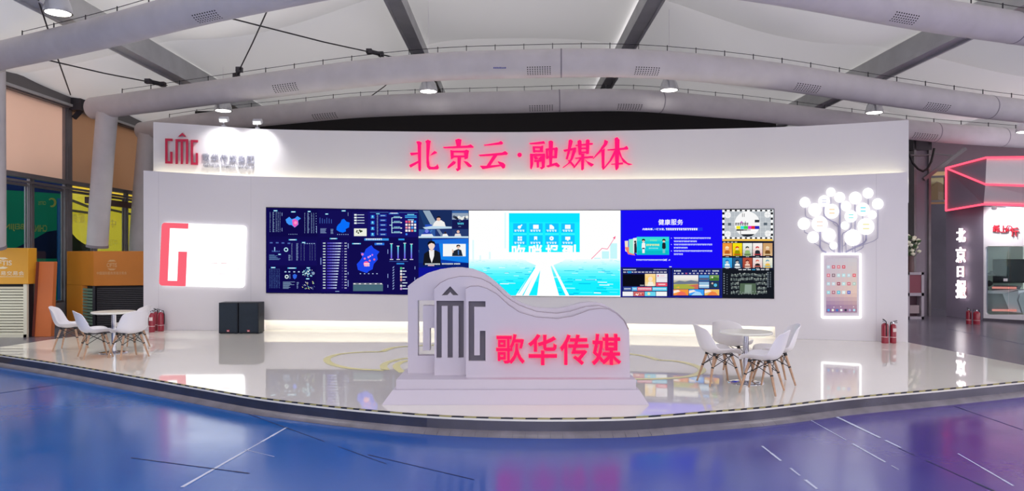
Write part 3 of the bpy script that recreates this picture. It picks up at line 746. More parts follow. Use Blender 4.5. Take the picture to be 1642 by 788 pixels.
text_in(mb, 'GEHUA MEDIA GROUP', p[0], p[1], q[0], q[1], LOGO_G, lambda v: WU((v[0], v[1] + (v[0] - 325) * 0.05, 0.01 + v[2])), 0.0, 0.03); mb.build('latin_line', t)

# left lit display panel
C4 = [(261.4, 357.3), (395.7, 362.2), (392.3, 461.9), (256.9, 458.1)]
def bil(u, v):
    x = (1-u)*(1-v)*C4[0][0] + u*(1-v)*C4[1][0] + u*v*C4[2][0] + (1-u)*v*C4[3][0]
    y = (1-u)*(1-v)*C4[0][1] + u*(1-v)*C4[1][1] + u*v*C4[2][1] + (1-u)*v*C4[3][1]
    return x, y
def BW(d): return lambda v: W(*bil(v[0], v[1]), d + (v[2] if len(v) > 2 else 0))
def rrect(x0, y0, x1, y1, rx, ry, n=5):
    L = []
    for cx, cy, a0 in ((x1 - rx, y0 + ry, -90), (x1 - rx, y1 - ry, 0), (x0 + rx, y1 - ry, 90), (x0 + rx, y0 + ry, 180)):
        for k in range(n + 1):
            a = math.radians(a0 + 90 * k / n); L.append((cx + rx * math.cos(a), cy + ry * math.sin(a)))
    return L
t = thing('wall_display', 'white lit display panel with a large pink red letter G, left on the wall', 'display', W(326, 410))
mb = MB(); vs, fs = shape2d([rrect(0, 0, 1, 1, .04, .055)], 0.04); mb.add(vs, fs, emi((255, 255, 255), 1.7, 'display_white'), False, BW(0.0)); mb.build('screen', t)
mb = MB(); PK = emi((252, 104, 122), 1.0)
gl = [(0.317, 0.0), (0.317, 0.085), (0.1, 0.085), (0.1, 0.918), (0.212, 0.918), (0.212, 0.45), (0.315, 0.45), (0.315, 1.0)] + [(0.04 - 0.04*math.sin(math.radians(a)), 1 - 0.055 + 0.055*math.cos(math.radians(a))) for a in range(0, 91, 18)] + [(0.04 - 0.04*math.cos(math.radians(a)), 0.055 - 0.055*math.sin(math.radians(a))) for a in range(0, 91, 18)]
vs, fs = shape2d([gl], 0.004); mb.add(vs, fs, PK, False, BW(0.041)); o = mb.build('letter_graphic', t)
mb = MB(); FT = emi((226, 214, 218)); text_in(mb, '歌华传媒集团简介', .67, .155, .945, .2, FT, BW(0.042))
mb.build('title_line', t)
for y, x0, x1 in ((.61, .6, .68), (.61, .72, .79), (.69, .53, .58), (.69, .9, .94), (.77, .63, .68), (.78, .7, .88), (.40, .2, .24), (.425, .2, .31)):
    mb = MB(); mb.poly([BW(0.042)(p) for p in ((x0, y), (x1, y), (x1, y + .012), (x0, y + .012))][::-1], emi((240, 232, 236)) if y != .61 else emi((238, 190, 196))); mb.build('print_line', t)

# ------------------------------------------------------------------ video wall
vw = thing('video_wall', 'long curved video wall showing dashboards, news, a cyan city and menus', 'screen', W(834, 406)); vw['kind'] = 'thing'
def band(mb, x0, y0a, y0b, x1, y1a, y1b, m, d0=0.0, d=0.02):
    n = max(1, round((x1 - x0) / 15))
    top = [(x0 + (x1-x0)*i/n, y0a + (y0b-y0a)*i/n) for i in range(n+1)]; bot = [(x0 + (x1-x0)*i/n, y1a + (y1b-y1a)*i/n) for i in range(n+1)]
    vs = [W(*p, d) for p in top] + [W(*p, d) for p in bot]
    mb.add(vs, [(i, n+1+i, n+2+i, i+1) for i in range(n)], m)
mb = MB(); xs = list(range(427, 1242, 15)) + [1241.5]
ta = curve([(427, 333), (560, 335.5), (720, 337.5), (990, 337.5), (1150, 336), (1242, 335.5)]); ba = curve([(427, 469.8), (560, 471), (650, 472.5), (820, 474.5), (990, 476.5), (1242, 479)])
vs = []; fs = []
for x in xs:
    vs += [W(x, ta(x) - 0.6, 0.003), W(x, ba(x) + 0.6, 0.003), W(x, ta(x) - 0.6, 0.018), W(x, ba(x) + 0.6, 0.018)]
for i in range(len(xs) - 1):
    k = 4 * i; fs += [(k+2, k+3, k+7, k+6), (k, k+2, k+6, k+4), (k+1, k+5, k+7, k+3)]
fs += [(0, 1, 3, 2), (4*len(xs)-4, 4*len(xs)-2, 4*len(xs)-1, 4*len(xs)-3)]
mb.add(vs, fs, mat('screen_bezel', (24, 20, 34), 0.5)); mb.build('cabinet_frame', vw)
class Pic:
    """picture content drawn as flat coloured shapes on the screen face, in the pixel units of a magnified view"""
    def __init__(s, ox, oy, sc_): s.mb = MB(); s.z = zoomer(ox, oy, sc_); s.d = 0.02
    def view(s, ox, oy, sc_): s.z = zoomer(ox, oy, sc_); return s
    def p(s, pts, c, d=0.003):
        if len(pts) > 4:
            vs, fs = shape2d([[s.z(*q) for q in pts]]); s.mb.add(vs, fs, emi(c), False, lambda v: W(v[0], v[1], s.d + d))
        else:
            s.mb.add([W(*s.z(*q), s.d + d) for q in pts][::-1], [list(range(len(pts)))], emi(c))
        return s
    def r(s, x0, y0, x1, y1, c, d=0.003):
        a, b_ = s.z(x0, y0), s.z(x1, y1)
        if b_[0] - a[0] > 18: band(s.mb, a[0], a[1], a[1], b_[0], b_[1], b_[1], emi(c), 0, s.d + d)
        else: s.p([(x0, y0), (x1, y0), (x1, y1), (x0, y1)], c, d)
        return s
    def c(s, x, y, r, c, d=0.004, n=14): return s.p(circ(x, y, r, n), c, d)
    def ring(s, x, y, r, r2, c, d=0.004):
        for k in range(16):
            a, b_ = 2*math.pi*k/16, 2*math.pi*(k+1)/16
            s.p([(x+r*math.cos(a), y+r*math.sin(a)), (x+r*math.cos(b_), y+r*math.sin(b_)), (x+r2*math.cos(b_), y+r2*math.sin(b_)), (x+r2*math.cos(a), y+r2*math.sin(a))], c, d)
        return s
    def words(s, x0, y0, x1, y1, c, ch=None, d=0.005):
        ch = ch or (y1 - y0) * 0.95; x = x0
        while x < x1 - ch * 0.5:
            k = random.random()
            s.r(x, y0, x + ch * 0.8, y0 + (y1 - y0) * 0.42, c, d); s.r(x + ch * (0.05 + 0.3 * k), y0 + (y1-y0)*0.5, x + ch * 0.75, y1, c, d); x += ch
        return s
    def rows(s, x0, y0, x1, y1, n, c, lo=0.5, th=0.35, d=0.004):
        h = (y1 - y0) / n
        for i in range(n): s.r(x0, y0 + i * h, x0 + (x1 - x0) * random.uniform(lo, 1), y0 + i * h + h * th, c, d)
        return s
    def t(s, str_, x0, y0, x1, y1, c, bold=0.0, d=0.006):
        a, b_ = s.z(x0, y0), s.z(x1, y1); text_in(s.mb, str_, a[0], a[1], b_[0], b_[1], emi(c), lambda v: W(v[0], v[1], s.d + d), bold); return s
    def done(s, name, label=None):
        o = s.mb.build(name, vw)
        if label: o['label'] = label
        return o
def mix(a, b_, s): return tuple(round(a[i] + (b_[i] - a[i]) * s) for i in range(3))
random.seed(5)
# --- dashboards
D = Pic(425, 330, 5.435)
NV = (17, 12, 78); NV2 = (30, 20, 112); LT = (150, 176, 220); CY = (120, 214, 240); WH = (235, 245, 250)
band(D.mb, 427.6, 333.6, 337.2, 671.6, 469.4, 473, emi(NV), 0, 0.02)
for q in ((40, 30, 460, 270, (15, 10, 72)), (36, 300, 455, 520, (20, 14, 86)), (30, 535, 450, 745, (15, 10, 74)), (480, 45, 750, 275, (19, 14, 84)), (490, 300, 735, 750, (22, 13, 90)), (760, 55, 895, 275, (22, 17, 92))): D.r(*q, d=0.0015)
for x, n, wd in ((45, 20, 8), (70, 20, 16), (98, 20, 10), (115, 20, 8), (132, 20, 6)): D.rows(x, 58, x + wd, 235, n, LT)
for x, n, wd in ((347, 20, 7), (372, 20, 18), (405, 20, 10), (425, 20, 8), (447, 8, 5)): D.rows(x, 65, x + wd, 245, n, LT)
for x, y, wd in ((95, 45, 34), (250, 55, 40), (388, 52, 26), (541, 74, 26), (688, 46, 36), (245, 298, 70), (600, 288, 66), (800, 332, 76), (75, 540, 40), (238, 545, 76), (380, 543, 30), (375, 638, 30), (340, 322, 30), (130, 425, 24)):
    D.r(x - wd / 2, y - 5, x + wd / 2, y + 5, (90, 200, 240)); D.r(x - wd / 3, y - 3, x + wd / 3, y + 3, WH, 0.005)
D.p([(183, 122), (215, 98), (235, 118), (262, 112), (285, 92), (316, 112), (292, 130), (295, 165), (262, 192), (235, 170), (212, 168), (192, 150)], (66, 150, 250))
D.p([(240, 128), (262, 116), (290, 132), (292, 165), (264, 190), (246, 172)], (235, 90, 190), 0.005); D.c(270, 150, 14, (250, 150, 200), 0.007)
D.p([(642, 165), (660, 150), (672, 122), (692, 116), (712, 140), (740, 148), (735, 190), (705, 205), (708, 225), (680, 236), (650, 228), (625, 212), (628, 185)], (10, 110, 250))
for k in range(6): D.c(212 + k * 14, 250, 3, LT)
for k in range(6): D.c(636 + k * 18, 252, 4, LT)
for k in range(6): D.r(480 + k * 20, 105 + (k * 7) % 20, 484 + k * 20, 155, (70, 110, 190))
D.rows(485, 200, 545, 245, 6, LT); D.rows(575, 205, 600, 250, 6, LT, 0.8)
for k in range(4): D.r(780, 74 + k * 24, 802, 88 + k * 24, WH); D.r(806, 78 + k * 24, 806 + 60 + (k * 31) % 30, 84 + k * 24, (200, 215, 235))
D.r(778, 200, 888, 266, (235, 238, 225)); 
for k in range(9): D.c(800 + random.uniform(0, 75), 215 + random.uniform(0, 35), random.uniform(4, 9), (60, 70, 50), 0.006)
for x, y in ((58, 325), (110, 325), (160, 327), (212, 330)): D.r(x - 12, y - 6, x + 12, y + 4, (80, 110, 180))
D.r(84, 362, 92, 400, (150, 200, 240)); 
for k in range(7): D.r(66 + k * 10, 390 + (k * 5) % 9, 70 + k * 10, 404, (90, 130, 210))
D.ring(187, 384, 19, 11, (190, 240, 245)); D.rows(40, 428, 140, 478, 6, (110, 150, 200), 0.4); D.rows(208, 430, 230, 482, 7, LT)
for x, wd in ((238, 10), (285, 18), (318, 4), (345, 5), (395, 4), (415, 4), (440, 4)): D.rows(x - wd / 2, 330, x + wd / 2, 482, 22, (130, 150, 190) if wd < 12 else LT, 0.7)
for k in range(5): D.r(345 + k * 20, 328, 357 + k * 20, 334, LT)
for k in range(7): D.rows(42 + k * 14, 552, 50 + k * 14, 724, 20, (90, 120, 190))
for x, y in ((182, 577), (215, 577), (258, 577), (298, 577)): D.r(x - 8, y - 5, x + 8, y + 5, (170, 200, 230))
D.ring(193, 620, 17, 9, (225, 245, 245)); D.rows(215, 600, 228, 640, 5, LT)
D.p([(245, 605), (262, 595), (282, 605), (278, 628), (262, 642), (248, 630)], (50, 100, 220))
D.rows(160, 664, 270, 728, 8, (150, 180, 215), 0.4); D.rows(280, 668, 300, 726, 7, LT)
for k in range(30):
    a = random.uniform(0, 6.28); rr = random.uniform(5, 45); D.c(380 + rr * math.cos(a) * 1.1, 588 + rr * math.sin(a) * 0.9, random.uniform(3, 8), random.choice([(170, 225, 235), (120, 190, 215), (235, 245, 245), (70, 130, 190)]), 0.004 + k * 0.0001, 6)
D.c(423, 590, 14, (130, 150, 180))
for k in range(34):
    x, y = 325 + random.random() * 105, 660 + random.random() * 62; l = random.uniform(6, 14); sg = random.choice([1, -1])
    D.p([(x, y), (x + 3, y - 3), (x + l + 3, y + sg * l - 3), (x + l, y + sg * l)], random.choice([(230, 225, 150), (120, 200, 190), (90, 110, 160), (240, 240, 240)]), 0.004 + k * 0.0001)
for k in range(17):
    y = 323 + k * 24.4; x1 = 668 - k * 2.6
    D.r(508, y, 530, y + 9, (205, 225, 225)); [D.r(545 + (x1 - 545) * g / 5, y, 545 + (x1 - 545) * (g + 1) / 5, y + 9, mix((84, 74, 205), (205, 220, 245), g / 4)) for g in range(5)]; D.rows(672, y, 686, y + 10, 2, (110, 100, 190)); D.r(695, y + 1, 715, y + 8, (200, 210, 225))
D.r(724, 330, 731, 372, (150, 170, 220)); D.r(486, 455, 493, 515, (130, 150, 210)); D.r(724, 650, 730, 705, (150, 170, 220)); D.r(724, 580, 730, 600, (150, 170, 220)); D.r(615, 745, 650, 750, LT)
D.r(725, 60, 728, 90, LT); D.r(150, 62, 154, 90, LT); D.r(150, 195, 154, 225, LT); D.r(450, 178, 454, 240, LT)
D.view(590, 330, 5.435)
D.r(0, 50, 435, 275, (22, 18, 104), 0.0015)
for k in range(4): D.r(25, 82 + k * 51, 62, 112 + k * 51, (20, 70, 180)); D.c(43, 95 + k * 51, 9, (120, 225, 250)); D.r(30, 107 + k * 51, 57, 110 + k * 51, CY, 0.006)
D.rows(80, 82, 92, 260, 26, (150, 180, 220), 0.8); D.r(74, 68, 104, 76, CY)
for k in range(5): D.r(104, 76 + k * 41, 165, 98 + k * 41, (30, 60, 160)); D.words(114, 84 + k * 41, 158, 92 + k * 41, (170, 215, 245), 8)
D.r(185, 62, 270, 76, (60, 120, 200)); D.words(198, 62, 260, 71, WH, 8); D.r(20, 58, 180, 60, (100, 160, 220)); D.r(275, 60, 435, 62, (100, 160, 220))
for k in range(4):
    y = 107 + (0, 42, 91, 131)[k]; D.r(212, y - 3, 288, y + 1, (190, 240, 250)); D.p([(288, y - 8), (302, y - 1), (288, y + 6)], WH); D.words(228, y - 14, 285, y - 6, (150, 220, 240), 8)
D.r(208, 105, 214, 240, (190, 240, 250)); D.r(190, 168, 210, 174, (190, 240, 250))
D.rows(325, 85, 435, 112, 2, (60, 150, 220), 0.9, 0.7); D.r(345, 74, 405, 82, CY); D.r(350, 120, 402, 128, (150, 210, 240))
cols = [(240, 90, 140), (235, 110, 110), (245, 235, 245), (60, 150, 250), (245, 240, 240), (245, 200, 180), (240, 235, 245), (250, 250, 250), (240, 150, 170), (250, 210, 220), (90, 170, 250), (240, 240, 250), (245, 240, 240), (240, 230, 235), (240, 130, 120), (120, 210, 220)]
for k, cc in enumerate(cols): x, y = 338 + (k % 4) * 25, 142 + (k // 4) * 26; D.r(x - 9, y - 10, x + 9, y + 8, cc, 0.005)
D.c(338, 250, 9, (70, 140, 250))
D.view(425, 330, 5.435); D.r(868, 286, 1080, 305, (60, 150, 230)); D.words(880, 286, 1020, 300, WH, 16)
D.view(590, 330, 5.435); D.r(60, 325, 145, 345, (40, 110, 220)); D.words(78, 327, 132, 338, (190, 240, 250), 10)
BJ = [(835, 408), (868, 412), (880, 380), (905, 360), (930, 345), (950, 372), (1000, 402), (978, 432), (985, 470), (950, 510), (940, 555), (908, 570), (890, 588), (850, 575), (812, 560), (802, 510), (830, 480), (850, 450)]
D.view(425, 330, 5.435); D.p(BJ, (28, 70, 235), 0.004)
for x, y, r_, c_ in ((885, 508, 24, (240, 90, 170)), (872, 462, 9, (235, 120, 200)), (905, 450, 10, (220, 140, 230)), (938, 430, 8, (200, 120, 230)), (915, 480, 9, (240, 120, 170)), (852, 425, 11, (220, 120, 200)), (955, 470, 9, (230, 100, 160)), (920, 440, 6, (250, 230, 240))): D.c(x, y, r_, c_, 0.007)
D.words(866, 500, 912, 530, (255, 225, 230), 10, 0.009)
for k in range(5): D.r(828 + k * 36, 590, 840 + k * 36, 597, (170, 190, 230))
D.r(770, 690, 1030, 745, (72, 104, 120)); D.rows(770, 676, 1030, 692, 2, (190, 205, 200), 0.96)
for k in range(6): D.r(775 + k * 46, 676, 792 + k * 46, 686, (225, 225, 225), 0.006)
D.view(590, 330, 5.435)
for k, (x, y0) in enumerate(((207, 335), (265, 355), (323, 330), (381, 338))):
    for j in range(8): D.r(x - 6, y0 + (462 - y0) * j / 8, x + 6, y0 + (462 - y0) * (j + 1) / 8, (90 + j * 4, 220 - j * 18, 215 + j * 3))
    D.r(x - 12, y0 - 5, x + 12, y0, WH); D.r(x - 14, 466, x + 16, 473, (210, 215, 230))
D.r(268, 288, 320, 302, (50, 150, 230)); D.r(252, 500, 318, 512, (50, 140, 220)); D.r(188, 485, 352, 488, (80, 110, 190))
for k in range(9): D.p([(218, 538 + k * 23), (232, 528 + k * 23), (230, 538 + k * 23), (218, 550 + k * 23)], (150, 170, 215)); 
for k, cc in enumerate([(80, 200, 130), (240, 240, 240), (235, 235, 235), (240, 200, 170), (240, 170, 170), (60, 60, 90), (220, 220, 220), (200, 150, 220)]): D.r(283, 537 + k * 25.5, 299, 555 + k * 25.5, cc); D.r(303, 542 + k * 25.5, 320 + (k * 17) % 30, 550 + k * 25.5, (210, 225, 240))
for x, y0, y1 in ((176, 382, 420), (176, 595, 630), (412, 530, 555), (410, 625, 650), (176, 690, 715)): D.r(x - 3, y0, x + 3, y1, (140, 160, 210))
D.done('dashboard_picture')
# --- news studio pictures
N = Pic(590, 330, 5.435)
N.r(443, 40, 878, 270, (18, 44, 110), 0.001); N.r(443, 44, 732, 204, (26, 44, 92)); N.p([(480, 44), (540, 44), (615, 180), (560, 188)], (150, 170, 190), 0.004); N.p([(443, 44), (470, 44), (560, 190), (500, 200)], (30, 60, 110), 0.0035)
N.p([(565, 185), (575, 155), (598, 130), (640, 128), (668, 145), (680, 185)], (240, 238, 236), 0.006); N.c(618, 118, 17, (225, 180, 160), 0.007); N.p([(600, 115), (603, 98), (618, 92), (634, 98), (636, 115), (626, 106), (608, 107)], (30, 24, 30), 0.008)
N.p([(480, 190), (560, 178), (732, 184), (732, 200), (500, 205)], (190, 215, 235), 0.0065); N.r(500, 165, 560, 185, (40, 80, 190), 0.006)
N.r(735, 46, 876, 122, (150, 165, 185)); N.r(735, 46, 876, 66, (60, 100, 160), 0.004)
for k in range(9): N.c(752 + k * 14, 98 + (k * 7) % 18, 12, random.choice([(235, 235, 230), (40, 44, 60), (220, 225, 225), (70, 80, 100)]), 0.005 + k * 0.0002)
N.r(735, 126, 876, 204, (22, 26, 80)); N.words(782, 150, 832, 166, (90, 210, 240), 14); N.rows(795, 134, 820, 142, 1, LT); N.rows(790, 182, 822, 190, 1, LT)
N.r(446, 208, 588, 278, (50, 90, 160)); N.p([(458, 275), (470, 250), (560, 248), (578, 275)], (225, 230, 240), 0.006); N.p([(470, 248), (500, 225), (540, 225), (556, 246)], (40, 60, 170), 0.005); N.c(515, 222, 16, (120, 130, 230), 0.0055)
N.p([(555, 210), (566, 214), (520, 276), (505, 276)], (70, 120, 190), 0.0045); N.r(592, 208, 730, 270, (34, 54, 110)); N.p([(600, 208), (625, 208), (668, 270), (640, 270)], (120, 140, 170), 0.004); N.p([(650, 270), (656, 248), (690, 246), (704, 270)], (240, 240, 240), 0.006); N.c(676, 236, 9, (60, 40, 40), 0.007)
N.r(733, 208, 876, 270, (40, 60, 110)); N.p([(755, 270), (762, 246), (806, 244), (816, 270)], (225, 222, 224), 0.006); N.c(788, 228, 13, (225, 185, 170), 0.007); N.r(443, 268, 878, 282, (200, 225, 240), 0.0068)
N.r(443, 286, 878, 526, (12, 60, 170), 0.002); N.p([(560, 300), (878, 286), (878, 330), (580, 330)], (30, 110, 220), 0.0025); N.p([(620, 330), (878, 330), (878, 500), (640, 470)], (20, 130, 235), 0.0028); N.r(443, 286, 560, 526, (16, 44, 110), 0.003); N.r(443, 525, 878, 640, (14, 20, 150), 0.002); N.p([(443, 500), (878, 500), (878, 540), (443, 540)], (10, 30, 110), 0.0031)
N.p([(482, 520), (492, 420), (520, 400), (552, 384), (600, 392), (630, 410), (640, 520)], (22, 24, 32), 0.005); N.p([(534, 385), (580, 385), (578, 440), (558, 500), (540, 445)], (240, 238, 240), 0.006)
N.p([(527, 345), (532, 325), (556, 314), (582, 326), (586, 350), (576, 375), (556, 388), (536, 375)], (240, 215, 205), 0.007); N.p([(524, 352), (522, 328), (536, 312), (558, 306), (582, 314), (590, 335), (587, 355), (580, 335), (556, 326), (534, 336)], (16, 14, 20), 0.008); N.r(546, 380, 568, 396, (235, 208, 198), 0.0065)
N.r(656, 334, 854, 442, (245, 246, 246), 0.006); N.p([(735, 440), (740, 400), (770, 385), (790, 378), (815, 388), (828, 440)], (30, 40, 56), 0.007); N.c(789, 360, 15, (225, 190, 170), 0.008); N.p([(772, 362), (774, 345), (790, 340), (806, 346), (806, 360), (790, 350)], (24, 24, 28), 0.009); N.p([(738, 412), (734, 384), (742, 378), (750, 408)], (225, 190, 170), 0.0085); N.p([(784, 390), (796, 390), (796, 430), (786, 430)], (70, 110, 170), 0.0085)
N.words(500, 504, 632, 516, WH, 11, 0.009); N.words(646, 502, 742, 514, WH, 11, 0.009); N.words(752, 502, 812, 514, WH, 11, 0.009); N.r(443, 390, 490, 398, (90, 140, 200)); N.r(443, 403, 490, 408, (90, 140, 200)); N.r(525, 518, 580, 526, (230, 190, 200), 0.0095)
N.done('news_picture')
# --- cyan city picture
C = Pic(750, 330, 5.252); W1 = (255, 255, 255); CYN = (22, 240, 255)
band(C.mb, 752, 338, 337.8, 995.0, 474, 476.4, emi(W1), 0, 0.02)
for k in range(10):
    y0, y1 = 440 + k * 12, 440 + (k + 1) * 12; C.r(12, y0, 1284, y1, mix(W1, (120, 250, 255), k / 9), 0.001)
for k in range(9): C.r(12, 545 + k * 24, 1284, min(757, 545 + (k + 1) * 24), mix((110, 248, 255), CYN, min(1, k / 4)), 0.0012)
for k in range(150):
    y = 455 + (random.random() ** 1.2) * 290; s = (y - 440) / 310; x = random.uniform(20, 1270); l = 20 + 130 * s * random.random(); h = 2 + 8 * s
    C.p([(x, y), (min(1280, x + l), y + 2 * s), (min(1280, x + l), y + h), (x, y + h - 2 * s)], random.choice([W1, (190, 253, 255), (0, 205, 235), (90, 245, 255), (0, 190, 240)] if y > 520 else [(210, 253, 255), (140, 245, 252)]), 0.002 + k * 0.00001)
for pts in ([(620, 480), (690, 480), (770, 757), (585, 757)], [(585, 490), (612, 490), (460, 757), (405, 757)], [(600, 500), (632, 500), (515, 757), (470, 757)], [(705, 500), (722, 500), (856, 757), (826, 757)]): C.p(pts, W1, 0.005)
C.p([(560, 520), (572, 520), (432, 740), (424, 740)], CYN, 0.006)
C.p([(430, 400), (880, 400), (800, 470), (700, 510), (590, 510), (500, 470)], W1, 0.0055)
for x, y, wd in ((1065, 440, 55), (1130, 385, 60), (1200, 318, 58)): C.r(x, y, x + wd, 448, (200, 248, 252))
for a, b_ in (((1040, 450), (1130, 360)), ((1130, 360), (1176, 366)), ((1176, 366), (1242, 262))):
    C.p([(a[0], a[1] - 3), (b_[0], b_[1] - 3), (b_[0] + 2, b_[1] + 3), (a[0] + 2, a[1] + 3)], (248, 130, 165), 0.006)
C.p([(1222, 272), (1246, 256), (1240, 284)], (244, 90, 140), 0.007)
for x, y, h in ((40, 290, 180), (180, 390, 60), (310, 60, 300), (100, 420, 40)): C.r(x, y, x + 14, y + h, (225, 252, 254))
C.r(348, 64, 944, 392, CYN, 0.004); C.r(350, 66, 942, 140, (10, 228, 255), 0.0045)
for i in range(4):
    for j in range(2):
        x, y = 384 + i * 135, 150 + j * 102; C.r(x, y, x + 112, y + 78, (20, 198, 255), 0.005); C.words(x + 10, y + 54, x + 102, y + 70, (225, 252, 255), 22, 0.007); C.r(x, y + 88, x + 112, y + 91, (120, 250, 255), 0.005)
C.c(436, 182, 14, W1, 0.007); C.p([(440, 172), (455, 158), (462, 164), (448, 180)], W1, 0.008)
C.r(552, 162, 598, 196, W1, 0.007); C.p([(690, 162), (708, 162), (728, 180), (728, 198), (690, 198)], W1, 0.007); C.r(820, 162, 866, 196, W1, 0.007); C.r(825, 178, 860, 182, (200, 240, 255), 0.008)
for dx, dy in ((0, 0), (20, 0), (0, 20), (20, 20)): C.r(422 + dx, 260 + dy, 438 + dx, 276 + dy, W1, 0.007)
C.p([(560, 260), (586, 260), (586, 294), (573, 282), (560, 294)], W1, 0.007); C.c(707, 276, 18, W1, 0.007); C.r(822, 262, 864, 288, W1, 0.007); C.r(836, 288, 850, 296, W1, 0.007); C.p([(702, 268), (714, 276), (702, 284)], (20, 198, 255), 0.008)
for k, ch in enumerate('吹哨报到'): C.t(ch, (372, 515, 655, 792)[k], 328, (488, 628, 768, 912)[k], 462, W1, 0.03, 0.009)
C.done('city_picture')
# --- health slide and two menus
H = Pic(990, 330, 5.254); BL = (24, 12, 246)
band(H.mb, 995.2, 337.8, 337, 1158, 428.5, 431, emi(BL), 0, 0.02); band(H.mb, 995.2, 428.5, 431, 1158, 476.6, 478, emi((26, 30, 140)), 0, 0.02)
for k in range(7): H.p([(28, 44 + k * 4), (300 - k * 34, 44 + k * 4), (240 - k * 30, 400 - k * 40), (28, 480 - k * 40)], mix(BL, (10, 40, 210), k / 9), 0.0005 + k * 0.0001)
for k, ch in enumerate('健康服务'): H.t(ch, 345 + k * 53, 116, 394 + k * 53, 164, W1, 0.012)
H.r(180, 186, 718, 212, (26, 50, 235), 0.002); H.t('内容共享、', 212, 190, 305, 208, W1, 0.03); H.t('一键分发、', 310, 190, 400, 208, W1, 0.03); H.words(408, 190, 678, 208, W1, 18)
H.p([(62, 298), (110, 295), (110, 405), (66, 384)], (240, 225, 200)); H.p([(62, 350), (110, 350), (150, 420), (90, 410)], (245, 130, 110), 0.004); H.p([(96, 285), (140, 280), (140, 410), (98, 395)], (140, 235, 210), 0.005); H.p([(132, 275), (172, 270), (172, 405), (134, 398)], (238, 238, 236), 0.006); H.c(150, 305, 10, (60, 60, 60), 0.007); H.p([(142, 400), (142, 320), (160, 312), (166, 400)], (40, 44, 60), 0.008)
H.r(163, 263, 436, 415, (20, 205, 220), 0.009); H.r(166, 266, 433, 300, (60, 220, 215), 0.0095); H.r(170, 380, 430, 412, (10, 190, 200), 0.0095)
for x in (220, 392):
    H.c(x, 300, 11, (235, 200, 185), 0.012); H.p([(x - 14, 300), (x - 12, 284), (x, 280), (x + 12, 284), (x + 14, 300), (x, 292)], (20, 20, 30), 0.013); H.p([(x - 16, 360), (x - 14, 318), (x, 310), (x + 14, 318), (x + 16, 360)], (245, 245, 245) if x < 300 else (30, 34, 44), 0.012); H.r(x - 10, 360, x + 10, 400, (240, 240, 245) if x < 300 else (120, 200, 205), 0.012); H.r(x - 10, 356, x + 10, 366, (40, 40, 50), 0.0125)
H.words(275, 288, 340, 300, (140, 235, 180), 12, 0.011); H.words(244, 324, 362, 340, (240, 240, 150), 14, 0.011); H.words(265, 355, 350, 364, (170, 240, 235), 10, 0.011)
for k, (x1) in enumerate((784, 670, 795, 596, 796, 550)): H.words(476, 268 + k * 27, x1, 281 + k * 27, (215, 225, 255), 13); 
for k in range(3): H.c(455, 274 + k * 54, 3, W1)
H.words(158, 452, 386, 464, (215, 225, 255), 12); H.t('20亿+', 386, 447, 446, 467, W1, 0.03); H.r(437, 512, 457, 519, (220, 225, 240), 0.006)
# menu one
H.r(42, 524, 440, 764, (22, 28, 92), 0.002)
for x in (48, 85, 122): H.words(x, 535, x + 32, 544, WH, 9)
for k in range(12): H.words(50 + k * 31, 556, 72 + k * 31, 566, (225, 225, 240), 8, 0.005)
H.r(86, 552, 118, 569, (40, 150, 220), 0.006); H.words(305, 536, 420, 543, (190, 190, 220), 8)
H.r(46, 578, 230, 678, (12, 12, 22), 0.004); H.words(190, 668, 222, 676, (200, 200, 210), 7)
for k in range(6): H.r(232, 575 + k * 17, 322, 592 + k * 17, mix((250, 205, 110), (245, 225, 200), abs(k - 2) / 4), 0.004)
H.c(278, 618, 20, (245, 225, 205), 0.006); H.p([(250, 678), (262, 640), (296, 640), (310, 678)], (245, 240, 225), 0.007)
H.r(327, 574, 420, 646, (236, 234, 240), 0.004); H.p([(338, 582), (352, 592), (338, 602)], (230, 70, 120), 0.006); H.words(362, 588, 400, 597, (240, 180, 190), 9); H.r(327, 607, 420, 610, (200, 190, 210), 0.006); H.r(327, 650, 420, 680, (236, 80, 106), 0.004); H.words(345, 660, 402, 670, W1, 10)
for x0, x1, cc in ((50, 118, (60, 80, 150)), (122, 166, (90, 180, 235)), (168, 290, (232, 110, 130)), (294, 418, (90, 205, 240))): H.r(x0, 686, x1, 718, cc, 0.004); H.words(x0 + 8, 696, x1 - 6, 706, WH, 11)
for x0, x1, cc in ((44, 132, (240, 240, 245)), (135, 227, (210, 110, 110)), (231, 322, (110, 215, 240)), (326, 417, (245, 246, 246))): H.r(x0, 725, x1, 762, cc, 0.004)
for k in range(8): H.c(148 + k * 10, 742 + (k * 5) % 12, 6, random.choice([(240, 200, 180), (190, 60, 70), (250, 240, 230)]), 0.006 + k * .0002)
H.c(265, 742, 12, (240, 235, 180), 0.006)
